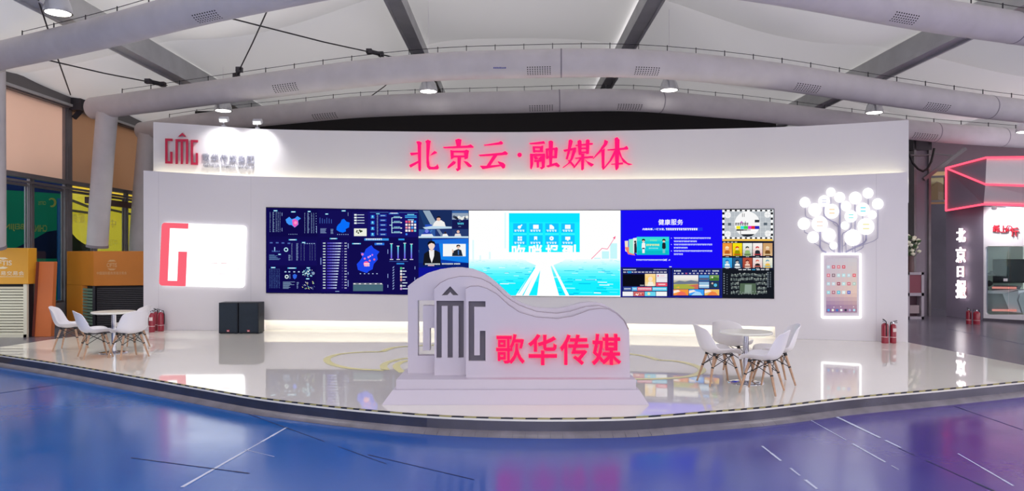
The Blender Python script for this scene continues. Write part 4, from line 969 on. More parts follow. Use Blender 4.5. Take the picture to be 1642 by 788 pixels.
# menu two
H.r(462, 526, 880, 764, (24, 34, 110), 0.002); H.r(446, 522, 460, 764, (14, 16, 70), 0.002)
H.t('● ', 478, 546, 490, 556, WH) if False else H.c(484, 550, 6, WH); H.words(496, 545, 536, 556, WH, 10)
for x in (636, 694, 750): H.c(x, 551, 5, WH); H.words(x + 10, 546, x + 36, 556, (200, 205, 235), 8)
H.words(800, 546, 856, 556, WH, 8)
for k in range(12): H.words(476 + k * 32, 567, 498 + k * 32, 577, (225, 225, 240) if k != 3 else (240, 110, 150), 9)
for k in range(8): H.r(474, 586 + k * 14.5, 682, 601 + k * 14.5, [(236, 234, 236), (240, 236, 230), (225, 222, 220), (190, 185, 165), (190, 175, 100), (200, 180, 90), (170, 130, 80), (150, 90, 80)][k], 0.004)
H.p([(474, 650), (520, 632), (570, 640), (620, 628), (682, 640), (682, 660), (474, 662)], (110, 120, 140), 0.0045); H.p([(474, 702), (474, 672), (540, 655), (600, 668), (682, 690), (682, 702)], (170, 175, 70), 0.005); H.p([(560, 702), (600, 672), (682, 662), (682, 702)], (205, 110, 90), 0.0055); H.p([(490, 690), (540, 676), (580, 690), (540, 700)], (235, 170, 70), 0.006)
for q, cc in (((688, 586, 772, 634), (60, 110, 160)), ((688, 586, 772, 606), (90, 160, 220)), ((776, 586, 856, 634), (120, 160, 90)), ((688, 642, 772, 695), (150, 190, 220)), ((688, 668, 772, 680), (230, 240, 245)), ((776, 642, 856, 695), (40, 60, 80))): H.r(*q, cc, 0.004 + q[3] * 1e-6 + (0.001 if q[3] - q[1] < 25 else 0))
H.r(695, 614, 765, 622, (110, 70, 90), 0.006); H.c(826, 670, 14, (90, 190, 230), 0.006); H.c(800, 655, 8, (220, 190, 180), 0.006); H.p([(776, 620), (810, 600), (856, 610), (856, 634), (776, 634)], (70, 120, 50), 0.006); H.c(800, 604, 8, (220, 220, 200), 0.007)
for x0, x1, cc, c2 in ((472, 598, (246, 150, 60), (240, 110, 90)), (603, 728, (60, 160, 250), (170, 215, 250)), (734, 858, (240, 190, 100), (240, 130, 70))):
    H.r(x0, 706, x1, 756, cc, 0.004); H.p([(x0 + 20, 756), (x0 + 60, 722), (x1 - 30, 730), (x1 - 10, 756)], c2, 0.005); H.p([(x0, 716), (x0 + 40, 710), (x0 + 60, 722), (x0, 740)], (250, 235, 225), 0.0055)
H.r(470, 640, 472, 642, NV)
H.done('slide_and_menu_picture')
# --- test card, posters, seat map
T = Pic(990, 330, 5.254)
band(T.mb, 1158.2, 337, 336, 1240.6, 384, 386.5, emi((186, 192, 198)), 0, 0.02)
T.r(884, 36, 1310, 50, W1, 0.002); T.r(884, 266, 1310, 280, W1, 0.002); T.r(884, 36, 902, 280, W1, 0.002); T.r(1292, 36, 1310, 280, W1, 0.002)
for k in range(10): T.r(904 + k * 42.5, 36, 922 + k * 42.5, 49, (30, 30, 34), 0.004); T.r(904 + k * 42.5, 267, 922 + k * 42.5, 280, (30, 30, 34), 0.004)
for k in range(5): T.r(884, 56 + k * 45, 902, 76 + k * 45, (30, 30, 34), 0.004); T.r(1292, 56 + k * 45, 1310, 76 + k * 45, (30, 30, 34), 0.004)
for x in (945, 987, 1030, 1160, 1205, 1248): T.r(x, 50, x + 2, 266, (225, 230, 232), 0.0025)
for y in (95, 140, 180, 222): T.r(902, y, 1292, y + 2, (225, 230, 232), 0.0025)
T.c(1094, 156, 107, (248, 248, 248), 0.004, 40)
for x, y in ((930, 80), (1264, 76), (930, 240), (1268, 236)): T.c(x, y, 27, (244, 244, 244), 0.004, 20); T.r(x - 27, y - 1, x + 27, y + 1, (200, 204, 208), 0.005); T.r(x - 1, y - 27, x + 1, y + 27, (200, 204, 208), 0.005)
T.r(932, 146, 958, 168, (88, 100, 112), 0.004); T.r(1232, 144, 1262, 166, (88, 100, 112), 0.004)
for k in range(6): T.r(992 + k * 19, 146, 1008 + k * 19, 154, (30, 30, 34), 0.006); T.r(992 + k * 19, 158, 1006 + k * 19, 166, (60, 60, 66), 0.006)
T.r(1100, 140, 1198, 172, (246, 246, 246), 0.005); T.r(1157, 120, 1196, 142, (50, 52, 60), 0.006); T.p([(1030, 148), (1046, 128), (1062, 148)], (200, 120, 190), 0.007)
for k, cc in enumerate([(238, 230, 40), (60, 220, 230), (60, 215, 80), (230, 50, 200), (225, 50, 60), (40, 40, 190)]): x0 = (1002, 1036, 1066, 1100, 1128, 1158)[k]; x1 = (1036, 1066, 1100, 1128, 1158, 1196)[k]; T.r(x0, 172, x1, 198, cc, 0.006)
for k in range(6): T.r(1002 + k * 30, 200, 1032 + k * 30, 212, mix((20, 20, 24), W1, k / 4 if k < 4 else 1), 0.006)
T.r(1052, 66, 1056, 96, (40, 40, 40), 0.006); T.r(1066, 66, 1070, 96, (40, 40, 40), 0.006); T.r(1076, 132, 1080, 172, (40, 40, 40), 0.006)
T.p([(1036, 242), (1158, 240), (1130, 258), (1094, 264), (1060, 258)], (36, 42, 50), 0.006); T.r(1036, 208, 1040, 244, (40, 44, 50), 0.0065)
T.r(884, 282, 1308, 298, (244, 196, 84), 0.002)
T.done('test_card_picture')
T = Pic(990, 330, 5.254)
band(T.mb, 1158.2, 386.6, 388, 1240.6, 432, 433, emi((24, 28, 50)), 0, 0.021)
for k in range(4): T.r(892 + k * 32, 306, 912 + k * 32, 312, (220, 220, 225))
pc = [[(238, 150, 60), (190, 100, 40), (250, 235, 190)], [(244, 226, 20), (150, 150, 10), (210, 60, 30)], [(235, 240, 235), (150, 185, 120), (60, 70, 70)], [(248, 240, 236), (40, 44, 56), (200, 60, 70)], [(205, 160, 110), (120, 80, 40), (240, 220, 180)],
      [(60, 170, 230), (230, 245, 250), (20, 110, 190)], [(40, 90, 130), (240, 245, 248), (20, 40, 70)], [(180, 80, 60), (240, 200, 180), (110, 40, 40)], [(235, 225, 225), (40, 36, 40), (220, 120, 110)], [(240, 236, 214), (235, 190, 80), (120, 170, 190)]]
for k, (a, b_, c_) in enumerate(pc):
    x0 = 886 + (k % 5) * 85; x1 = x0 + 80 if k % 5 < 4 else 1306; y0, y1 = (316, 424) if k < 5 else (440, 524)
    for j in range(4): T.r(x0, y0 + (y1-y0)*j/4, x1, y0 + (y1-y0)*(j+1)/4, mix(a, c_, (0, .05, .15, .3)[j]), 0.004)
    cx, cy = (x0 + x1) / 2, (y0 + y1) / 2
    T.p([(cx - 24, y1), (cx - 20, cy + 12), (cx - 4, cy + 4), (cx + 18, cy + 10), (cx + 26, y1)], b_, 0.005); T.c(cx - 2, cy - 8, 14, mix(a, (245, 215, 195), .7), 0.006); T.p([(cx - 18, cy - 8), (cx - 14, cy - 24), (cx, cy - 28), (cx + 14, cy - 20), (cx + 12, cy - 10), (cx, cy - 16)], c_, 0.007); T.r(x0 + 12, y1 - 16, x1 - 12, y1 - 9, c_, 0.0075)
    T.words(cx - 14, (428 if k < 5 else 526), cx + 14, (434 if k < 5 else 531), (210, 210, 215), 7)
T.done('poster_menu_picture')
T = Pic(990, 330, 5.254)
band(T.mb, 1158.2, 432, 433, 1240.8, 477.6, 478.8, emi((22, 26, 34)), 0, 0.021)
for k in range(7): T.r(1020 + k * 38, 535, 1048 + k * 38, 544, (200, 205, 210) if k != 3 else (60, 160, 210), 0.005)
for k in range(9): T.r(894, 570 + k * 20, 904, 580 + k * 20, (130, 140, 150)); T.r(920, 580 + k * 20, 928, 586 + k * 20, (110, 120, 130)); T.r(1262, 560 + k * 15, 1274, 568 + k * 15, (130, 140, 150)); T.r(1284, 560 + k * 15, 1294, 566 + k * 15, (120, 130, 140))
for k in range(110):
    row = k // 22; s = (k % 22) / 21
    x = 962 + s * 290 + random.uniform(-3, 3); y = 575 + row * 36 + abs(s - 0.5) * 10 + random.uniform(-5, 5)
    if 1030 < x < 1168 and y > 640: continue
    T.c(x, y, 6, random.choice([(120, 130, 128), (165, 172, 166), (90, 100, 100)]), 0.004 + k * 0.00002, 7); T.r(x - 6, y + 4, x + 6, y + 18, random.choice([(80, 90, 92), (120, 130, 128), (62, 70, 74)]), 0.0035 + k * 0.00002)
T.p([(1034, 655), (1166, 655), (1172, 745), (1028, 745)], (84, 104, 84), 0.0045); T.p([(1074, 665), (1132, 665), (1130, 740), (1070, 740)], (140, 158, 146), 0.005)
for k in range(16): T.c(1010 + k * 12, 720 + 26 * abs(math.sin(k * 1.7)), 6, (120, 130, 128), 0.006, 7)
T.done('seat_map_picture')

# ------------------------------------------------------------------ tree of lit discs and touch screen
Z8 = zoomer(1265, 290, 6.569)
t = thing('disc_tree_display', 'wall tree of white glowing discs on thin lilac branches above the touch screen', 'wall display', W(1350, 380))
BR = mat('branch_lilac', (164, 160, 190), 0.5)
for wd, pts in [(5, [(172,283),(175,370),(195,390),(245,405)]), (4, [(442,168),(442,260)]), (10, [(368,272),(372,375),(400,400),(505,450),(520,475),(520,755)]), (17, [(537,228),(537,755)]), (4, [(470,430),(465,445),(490,470),(515,485)]), (8, [(697,246),(697,525)]), (6, [(835,185),(835,250)]),
                (5, [(936,300),(936,605),(900,632),(600,745)]), (6, [(778,370),(778,410)]), (16, [(813,565),(813,625),(790,655),(600,752)]), (6, [(780,560),(782,700),(760,720),(700,750)]), (8, [(655,436),(655,490),(635,520),(575,550),(562,575),(562,755)]), (5, [(160,516),(170,545),(205,562)]),
                (5, [(260,652),(325,695)]), (16, [(328,535),(328,700),(350,735),(390,755)]), (5, [(340,630),(430,675)]), (6, [(428,690),(435,720),(480,752)]), (5, [(475,722),(478,755)]), (5, [(672,684),(672,755)]), (8, [(695,682),(697,755)]), (5, [(600,655),(602,740)]), (4, [(568,690),(590,680),(598,650)])]:
    mb = MB()
    for a, c in zip(pts, pts[1:]):
        dx, dy = c[0] - a[0], c[1] - a[1]; L = math.hypot(dx, dy); nx_, ny_ = -dy / L * wd / 2, dx / L * wd / 2; ex, ey = dx / L * wd * .3, dy / L * wd * .3
        vs, fs = shape2d([[Z8(a[0]-ex+nx_, a[1]-ey+ny_), Z8(c[0]+ex+nx_, c[1]+ey+ny_), Z8(c[0]+ex-nx_, c[1]+ey-ny_), Z8(a[0]-ex-nx_, a[1]-ey-ny_)]], 0.006)
        mb.add(vs, fs, BR, False, lambda v: W(v[0], v[1], 0.002 + v[2]))
    mb.build('branch', t)
DISC = emi((255, 255, 255), 1.5, 'disc_glow')
marks = {(368,216): (215, 215, 235), (450,324): (250, 225, 190), (651,376): (150, 240, 235), (777,304): (110, 225, 240), (808,484): (245, 240, 190), (323,456): (250, 230, 220)}
for k, (x, y, r_) in enumerate([(168,230,54),(440,122,47),(533,177,55),(368,216,59),(273,308,68),(450,324,76),(697,184,65),(831,133,54),(933,246,58),(599,270,52),(777,304,69),(651,376,64),(875,361,45),(808,484,87),(157,455,63),(323,456,83),(587,473,42),(253,597,60),(420,575,71),(669,601,86),(468,684,40)]):
    mb = MB(); vs, fs = shape2d([[Z8(*q) for q in circ(x, y, r_, 36)]], 0.035); mb.add(vs, fs, DISC, False, lambda v: W(v[0], v[1], 0.007 + v[2]))
    dsc = mb.build('disc', t)
    if (x, y) in marks:
        mb = MB()
        for dy in (-r_ * .35, r_ * .15):
            q = [Z8(x - r_*.4, y + dy), Z8(x + r_*.4, y + dy), Z8(x + r_*.4, y + dy + r_*.2), Z8(x - r_*.4, y + dy + r_*.2)]
            mb.add([W(*p, 0.0435) for p in q], [(3, 2, 1, 0)], emi(marks[(x, y)], 1.0))
        mb.build('printed_mark', dsc)
Z7 = zoomer(1300, 395, 6.3)
t = thing('touch_screen', 'tall touch screen in a glowing white frame under the disc tree', 'touch screen', W(1348, 458))
fo, fi = rrect(103, 70, 508, 730, 16, 16), rrect(124, 90, 488, 708, 6, 6)
mb = MB(); vs, fs = shape2d([[Z7(*p) for p in fo], [Z7(*p) for p in fi]], 0.06); mb.add(vs, fs, emi((255, 255, 255), 1.6, 'frame_glow'), False, lambda v: W(v[0], v[1], 0.003 + v[2])); mb.build('light_frame', t)
mb = MB(); vs, fs = shape2d([[Z7(*p) for p in fi]], 0.02); mb.add(vs, fs, mat('screen_surround', (206, 196, 206), 0.5), False, lambda v: W(v[0], v[1], 0.003 + v[2])); mb.build('surround', t)
mb = MB(); nu, nv = 7, 14
tl_, tr_, ml_, mr_, bl_, br_ = (200, 190, 205), (205, 200, 205), (206, 180, 190), (226, 196, 182), (128, 98, 150), (160, 124, 150)
for i in range(nu):
    for j in range(nv):
        u, v = (i + .5) / nu, (j + .5) / nv
        c = mix(mix(tl_, ml_, v / .65), mix(tr_, mr_, v / .65), u) if v < .65 else mix(mix(ml_, bl_, (v - .65) / .35), mix(mr_, br_, (v - .65) / .35), u)
        x0, x1, y0, y1 = 154 + 310 * i / nu, 154 + 310 * (i + 1) / nu, 122 + 548 * j / nv, 122 + 548 * (j + 1) / nv
        mb.add([W(*Z7(*p), 0.022) for p in ((x0, y0), (x0, y1), (x1, y1), (x1, y0))], [(0, 1, 2, 3)], emi(c))
mb.v = [v + Vector((0, -0.003, 0)) for v in mb.v]; mb.build('screen', t)
ic = {(0,0): (190,215,230), (1,0): (200,90,110), (2,0): (215,110,125), (3,0): (205,70,90), (0,1): (215,110,130), (1,1): (130,100,115), (2,1): (185,220,225), (3,1): (180,225,230), (4,1): (190,215,225), (5,1): (225,80,95), (0,2): (180,215,225), (1,2): (195,215,225), (2,2): (150,50,80), (3,2): (180,225,225), (4,2): (205,100,120), (5,2): (170,200,190), (0,3): (150,215,225), (1,3): (170,100,120), (2,3): (80,190,215), (3,3): (215,235,235), (4,3): (70,90,190)}
def ricon(x, y, h, c, d=0.024): mb.add([W(*Z7(*p), d + 0.004) for p in ((x-h, y-h), (x-h, y+h), (x+h, y+h), (x+h, y-h))], [(0, 1, 2, 3)], emi(c))
for (i, j), c in ic.items():
    mb = MB(); x, y = (177, 228, 280, 331, 383, 437)[i], (210, 295, 380, 467)[j]; ricon(x, y, 16, c); ricon(x, y, 8, mix(c, (250, 245, 245), .7), 0.025); ricon(x, y + 4, 3, c, 0.026); mb.build('app_icon', t)
for k, c in enumerate([(90,170,230), (240,235,220), (70,120,190), (240,240,240), (60,60,80), (190,180,215), (180,225,240)]): mb = MB(); ricon(178 + k * 43, 646, 11, c); mb.build('app_icon', t)
for x, y in ((232, 616), (302, 612), (430, 612)): mb = MB(); ricon(x, y, 4, (245, 240, 245)); mb.build('app_icon', t)

# ------------------------------------------------------------------ speakers
for k, (x0, x1, lab) in enumerate(((350.5, 381.2, 'left black loudspeaker of the pair standing against the white wall'), (382.5, 414.5, 'right black loudspeaker of the pair, next to the glowing recess'))):
    a, c = stage(x0, 535.5), stage(x1, 535.5)
    t = thing('loudspeaker', lab, 'loudspeaker', ((a.x + c.x) / 2, a.y, ZS), local=True)
    wd = c.x - a.x; h = 0.58
    mb = MB(); mb.box((0, 0.17, h / 2 + 0.006), (wd, 0.32, h), SPK)
    for sx_ in (-1, 1):
        for sy_ in (0.04, 0.3): mb.box((sx_ * (wd / 2 - 0.04), sy_, 0.004), (0.04, 0.04, 0.008), RUBBER)
    mb.build('cabinet', t, bevel=0.008)
    mb = MB(); mb.box((0, 0.004, h / 2 + 0.006), (wd - 0.03, 0.012, h - 0.04), SPKG); mb.build('grille', t, bevel=0.004)
    mb = MB(); mb.box((0, -0.005, 0.055), (0.05, 0.008, 0.035), mat('badge_red', (190, 60, 66), 0.4)); mb.box((0, -0.010, 0.05), (0.032, 0.003, 0.018), mat('badge_pale', (225, 190, 195), 0.4)); mb.build('badge', t)
    mb = MB()
    for sx_ in (-1, 1): mb.box((sx_ * (wd / 2 + 0.001), 0.17, h * 0.6), (0.004, 0.12, 0.05), RUBBER)
    mb.build('handle', t)

# ------------------------------------------------------------------ fire extinguishers
def extinguisher(loc, h, r, rot, lab, group, label_on=True, tilt=0):
    t = thing('fire_extinguisher', lab, 'fire extinguisher', loc, rot, group, local=True)
    b_ = h * 0.86
    mb = MB(); mb.lathe([(r * 0.96, 0.0), (r, 0.012), (r, b_ - r * 0.75), (r * 0.9, b_ - r * 0.4), (r * 0.55, b_ - 0.01), (0.02, b_)], REDP, n=20); mb.build('cylinder', t)
    mb = MB(); mb.lathe([(r * 1.01, b_ * 0.3), (r * 1.01, b_ * 0.325)], PAPER, n=20); mb.build('band', t)
    if label_on:
        mb = MB(); N_ = 6
        vs = []
        for k in range(N_ + 1):
            a = -math.pi / 2 - 0.65 + 1.3 * k / N_
            for z in (b_ * 0.6, b_ * 0.78): vs.append((r * 1.008 * math.cos(a), r * 1.008 * math.sin(a), z))
        mb.add(vs, [(2*k, 2*k+2, 2*k+3, 2*k+1) for k in range(N_)], PAPER, True); mb.build('paper_label', t)
    mb = MB(); mb.lathe([(0.016, b_), (0.018, b_ + 0.03), (0.012, b_ + 0.04)], CHROME, n=10)
    mb.bar((-0.015, 0, b_ + 0.035), (0.075, 0, h), 0.02, 0.01, RUBBER); mb.bar((0, 0, b_ + 0.025), (0.08, 0, b_ + 0.02), 0.02, 0.008, RUBBER); mb.build('valve', t)
    mb = MB(); mb.tube([(-0.01, 0, b_ + 0.02), (-r * 0.8, 0, b_ + 0.03), (-r * 1.15, 0, b_ - 0.05), (-r * 1.18, 0, b_ * 0.55), (-r * 1.1, 0, b_ * 0.35)], 0.008, RUBBER, 7); mb.build('hose', t)
g = 'fire extinguishers by the left wall end'
for px, py, rot, lab in ((243.5, 533.0, 0.0, 'leftmost red fire extinguisher of the trio at the left end of the wall'), (250.5, 530.3, 2.6, 'rear middle red fire extinguisher of the trio at the left end of the wall'), (257.8, 531.2, 3.1, 'rightmost red fire extinguisher of the trio at the left end of the wall')):
    extinguisher(stage(px, py), 0.43, 0.055 if px < 255 else 0.062, rot, lab, g)
extinguisher(stage(1419, 550.5), 0.395, 0.056, 1.5, 'taller red fire extinguisher without a visible label at the right end of the wall', 'fire extinguishers by the right wall end', False)
extinguisher(stage(1432, 550.5), 0.375, 0.052, 0.2, 'shorter red fire extinguisher with a pale label at the right end of the wall', 'fire extinguishers by the right wall end')

# ------------------------------------------------------------------ tables
def table(loc, lab, R=0.31, H=0.63):
    t = thing('round_table', lab, 'table', loc, 0, 'round white tables on the stage', local=True)
    mb = MB(); mb.lathe([(R - 0.012, H - 0.028), (R, H - 0.02), (R, H - 0.006), (R - 0.006, H)], TABLE, n=48); mb.build('tabletop', t)
    mb = MB(); mb.lathe([(0.034, 0.012), (0.034, H - 0.03)], CHROME, n=20); mb.lathe([(0.12, H - 0.04), (0.12, H - 0.029)], CHROME, n=20); mb.build('column', t)
    mb = MB(); mb.lathe([(0.205, 0.0), (0.205, 0.006), (0.15, 0.014), (0.05, 0.02), (0.036, 0.03)], CHROME, n=40); mb.build('base', t)
tl = stage(182.5, 566.1); tr = stage(1196, 614.2)
table(tl, 'round white pedestal table on the left side of the stage'); table(tr, 'round white pedestal table on the right side of the stage', 0.3, 0.6)

# ------------------------------------------------------------------ shell chairs
def chair_shell():
    prof = [(0.235, 0.405, .17), (0.225, 0.428, .19), (0.17, 0.437, .215), (0.07, 0.425, .225), (-0.04, 0.415, .228), (-0.12, 0.425, .228), (-0.175, 0.46, .228), (-0.205, 0.52, .225), (-0.228, 0.60, .215), (-0.25, 0.69, .2), (-0.268, 0.76, .18), (-0.278, 0.80, .14)]
    nu = 12; vs, fs = [], []
    for j, (y, z, hw) in enumerate(prof):
        z *= 0.87; y *= 0.96; hw *= 0.97; s = j / (len(prof) - 1)
        for i in range(nu + 1):
            u = -1 + 2 * i / nu; e = abs(u) ** 2.6
            lift = 0.075 * e * max(0, math.sin(math.pi * min(1, s * 1.35 + 0.05)))   # sides sweep up
            fw = 0.10 * e * max(0, math.sin(math.pi * max(0, (s - 0.3) / 0.75)) if s < 1.05 else 0)
            dz = -0.03 * abs(u) ** 3 if s > 0.93 else 0
            vs.append((u * hw, y + fw, z + lift + dz))
    for j in range(len(prof) - 1):
        for i in range(nu):
            k = j * (nu + 1) + i; fs.append((k, k + 1, k + nu + 2, k + nu + 1))
    return vs, fs
def make_chair():
    t = thing('shell_chair', 'white shell chair', 'chair', (0, 0, 0), local=True)
    vs, fs = chair_shell(); mb = MB(); mb.add(vs, fs, WHITEP, True); o = mb.build('seat_shell', t)
    md = o.modifiers.new('thick', 'SOLIDIFY'); md.thickness = 0.012; md.offset = 1
    md = o.modifiers.new('smooth', 'SUBSURF'); md.levels = 1; md.render_levels = 2
    ends = []
    for sx_ in (-1, 1):
        for sy_ in (-1, 1):
            top, bot = Vector((sx_ * 0.115, sy_ * 0.10 + 0.015, 0.355)), Vector((sx_ * 0.205, sy_ * 0.19 + 0.015, 0.007)); ends.append((sx_, sy_, top, bot))
            mb = MB(); mb.tube([bot, bot.lerp(top, .5), top], [0.0105, 0.0145, 0.0155], WOOD, 10); mb.build('leg', t)
    mb = MB(); E = {(a, b_): (p, q) for a, b_, p, q in ends}
    for k, l in (((-1, -1), (-1, 1)), ((1, -1), (1, 1)), ((-1, -1), (1, -1)), ((-1, 1), (1, 1))):
        p, q = E[k]; p2, q2 = E[l]
        mb.tube([p.lerp(q, 0.02), p2.lerp(q2, 0.42)], 0.0045, BLACKM, 6); mb.tube([p2.lerp(q2, 0.02), p.lerp(q, 0.42)], 0.0045, BLACKM, 6)
    for k in E:
        p, q = E[k]; mb.tube([p.lerp(q, -0.03), p.lerp(q, 0.06)], 0.02, BLACKM, 8); mb.tube([p.lerp(q, 0.40), p.lerp(q, 0.44)], 0.017, BLACKM, 8)
        mb.bar(p, (0, 0.015, 0.357), 0.018, 0.012, BLACKM)
    mb.build('wire_strut', t)
    return t
proto = make_chair()
ST = 0
def seat(px, py, face, lab, grp):
    """face: compass of the front of the chair in degrees, 0 = away from the viewer, 90 = to the left"""
    global ST
    o = proto if ST == 0 else copy_tree(proto)
    ST += 1
    p = stage(px, py); o.location = p; o.rotation_euler.z = math.radians(face); tag(o, lab, 'chair', grp)
gl_, gr_ = 'shell chairs around the left table', 'shell chairs around the right table'
seat(111.6, 561.8, -76.2, 'white shell chair with wooden legs, farthest left, facing the left table', gl_)
seat(151.3, 573.4, -49.9, 'white shell chair in front of the left table, second from the left', gl_)
seat(207, 574.1, 52.8, 'white shell chair seen from behind, at the near right of the left table', gl_)
seat(212.2, 559.5, 87.2, 'white shell chair half hidden behind another chair, right of the left table', gl_)
seat(1151.1, 616.1, -83.9, 'white shell chair in side view, leftmost at the right table', gr_)
seat(1174.5, 600.2, -38.6, 'white shell chair behind the leftmost one at the right table', gr_)
seat(1223.9, 629.7, 58.3, 'white shell chair with its back turned, in front right of the right table', gr_)
seat(1242.8, 614.6, 85, 'white shell chair half hidden, rightmost at the right table', gr_)

# ------------------------------------------------------------------ podium sign
pz0 = ZS
pd = thing('podium_sign', 'pale grey wave topped podium sign with cut out GMG letters and pink red characters', 'sign', (0.05, 7.9, ZS))
def prism(mb, loops, Y0, Y1, m):
    """outline in photo units laid at depth Y0 and carried straight back to Y1"""
    vs, fs = shape2d([[((x - CX) * Y0 / F, EYE - (y - HY) * Y0 / F) for x, y in L] for L in loops], Y1 - Y0)
    mb.add(vs, fs, m, False, lambda v: Vector((v[0], Y0 + v[2], v[1])))
# base: sloping skirt and plinth
YF = F * 1.5 / (650 - HY)
xl, xr = (612 - CX) * YF / F, (1041 - CX) * YF / F
zt = 0.125; YT = 7.60; xl2, xr2 = (635 - CX) * YT / F, (1020 - CX) * YT / F
yb0, yb1 = 8.5, 8.42
mb = MB(); B = [Vector((xl, YF, ZS)), Vector((xr, YF, ZS)), Vector((xr, yb0, ZS)), Vector((xl, yb0, ZS))]; Tt = [Vector((xl2 - .03, YT - 0.03, ZS + zt)), Vector((xr2 + .03, YT - 0.03, ZS + zt)), Vector((xr2 + .03, yb1, ZS + zt)), Vector((xl2 - .03, yb1, ZS + zt))]
mb.add(B + Tt, [(0, 1, 5, 4), (1, 2, 6, 5), (2, 3, 7, 6), (3, 0, 4, 7), (4, 5, 6, 7), (3, 2, 1, 0)], PODIUM); mb.build('sloping_base', pd)
mb = MB(); mb.box(((xl2 + xr2) / 2, (YT + 8.35) / 2, ZS + zt + 0.05), (xr2 - xl2, 8.35 - YT, 0.10), PODIUM); mb.build('plinth', pd, bevel=0.004)
ZB = ZS + zt + 0.10
Z4 = zoomer(630, 420, 3.94)
YS = (8.02, 7.88, 7.74)
def bot(Y): return HY + (EYE - ZB) * F / Y
def zz(pts): return [Z4(*p) for p in pts]
curve_back = [(654, 459), (668, 448), (686, 438), (706, 432), (724, 429.4), (739, 429), (757, 431.4), (775, 438), (788, 447), (800, 457.5), (812, 469), (822, 478), (834, 485), (847, 490.6), (860, 493.5), (873, 495), (894.5, 495.4), (913, 491.4), (932, 486), (948, 485), (966.5, 487.4), (982.5, 496), (996, 506.6), (1005, 519), (1009, 533)]
curve_mid = [(696.5, 463), (706, 454), (719, 447.4), (736.6, 443.6), (754, 443.6), (772, 447.4), (785, 454), (797, 463), (809, 474.5), (821, 483), (833, 490), (860, 500), (892, 503), (913, 500), (940, 491.8), (961, 490.5), (977, 495), (990, 503), (1001, 514), (1008, 528)]
curve_front = [(747, 463), (754, 459.5), (767, 459), (780, 462.7), (796, 471.5), (815, 489), (833, 501), (860, 509), (894.5, 511.4), (918.5, 507.4), (945, 497.5), (962, 495), (975, 496), (988, 503), (1000, 514.5), (1008, 530)]
g1 = zz(G_loop(157, 245, 266, 595, 33, 420)); m2 = zz(M_loop(275, 247, 448, 608, 33)); car = zz([(308, 212), (362, 155), (415, 212), (380, 212), (362, 192), (344, 212)]); g3 = zz(G_loop(478, 250, 585, 628, 36, 437))
def layer(Y, crv, xe, holes, th=0.135):
    return [crv + [(xe, bot(Y)), (crv[0][0], bot(Y))]] + holes
mb = MB(); prism(mb, layer(YS[0], curve_back, 1010, [g1]), YS[0], YS[0] + 0.135, PODIUM); mb.build('rear_board', pd)
mb = MB(); prism(mb, layer(YS[1], curve_mid, 1010, [m2, car]), YS[1], YS[1] + 0.138, PODIUM); mb.build('middle_board', pd)
mb = MB(); prism(mb, layer(YS[2], curve_front, 1010, [g3]), YS[2], YS[2] + 0.138, PODIUM); mb.build('front_board', pd)
def inset(L, Y, dY): return [(CX + (x - CX) * Y / (Y + dY), HY + (y - HY) * Y / (Y + dY)) for x, y in L]
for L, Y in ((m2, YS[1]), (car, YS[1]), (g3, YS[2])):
    mb = MB(); vs, fs = shape2d([[((x - CX) * Y / F, EYE - (y - HY) * Y / F) for x, y in L]], 0.05); mb.add(vs, fs, LETTER_SHADE, False, lambda v, Y=Y: Vector((v[0], Y + 0.05 + v[2], v[1]))); o = mb.build('letter_shade_plate', pd); o['label'] = 'dark grey plate painted as the shade inside a cut letter'
# thin dark shadow-gap trims following the wave edges
for crv, Y in ((curve_mid, YS[1]), (curve_front, YS[2])):
    mb = MB(); mb.tube([at(x, y, Y) + Vector((0, 0.004, -0.002)) for x, y in crv], 0.0045, PODEDGE, 6); mb.build('edge_trim', pd)
mb = MB()
prism(mb, [g1], YS[0], YS[0] + 0.001, PODEDGE) if False else None
# pink red characters
for k, ch in enumerate('歌华传媒'):
    x0, x1 = ((796, 841), (847, 892.5), (898, 943), (949, 995))[k]
    y0, y1 = ((536.5, 583), (536.5, 585), (537, 585), (536, 585))[k]
    mb = MB(); Y = YS[2] - 0.012
    text_in(mb, ch, x0, y0, x1, y1, emi((255, 30, 92), 1.25, 'podium_letter_glow'), lambda v, Y=Y: at(v[0], v[1], Y) - Vector((0, v[2] + 0.012, 0)), 0.012, 0.04); o = mb.build('character', pd)
    mb = MB(); text_in(mb, ch, x0 - 0.7, y0 - 0.7, x1 + 0.7, y1 + 0.7, emi((255, 112, 124), 1.0, 'podium_letter_rim'), lambda v, Y=Y: at(v[0], v[1], Y) - Vector((0, v[2] - 0.008, 0)), 0.026, 0.02); mb.build('rim_light', o)

# ------------------------------------------------------------------ left equipment: air units and orange box
YC = mat('cover_yellow', (238, 170, 50), 0.5, noise=(1.2, 0.05)); YCD = mat('cover_orange', (222, 132, 34), 0.5, noise=(1.2, 0.06))
PRN = mat('print_white', (246, 226, 190), 0.5); LOUV = mat('louvre_cream', (238, 234, 212), 0.4); LOUVG = mat('louvre_green', (120, 140, 124), 0.4); LOUVD = mat('louvre_dark', (28, 24, 34), 0.6)
p = ground(45, 542); Yv = p.y; xr_ = p.x; xl_ = xr_ - 0.98; dp = 0.28
t = thing('air_handling_unit', 'yellow covered air unit with cream louvres at the left edge', 'air unit', (xr_ - 0.5, Yv, 0))
ztop = at(47, 398, Yv).z; zc = at(47, 456, Yv).z
mb = MB(); mb.box(((xl_ + xr_) / 2, Yv + dp / 2, (ztop + zc) / 2), (xr_ - xl_, dp, ztop - zc), YC); mb.build('cover', t, bevel=0.01)
mb = MB()
for xx in (xl_ + 0.04, xr_ - 0.08): mb.box((xx, Yv + 0.06, zc / 2), (0.07, 0.06, zc), LOUV)
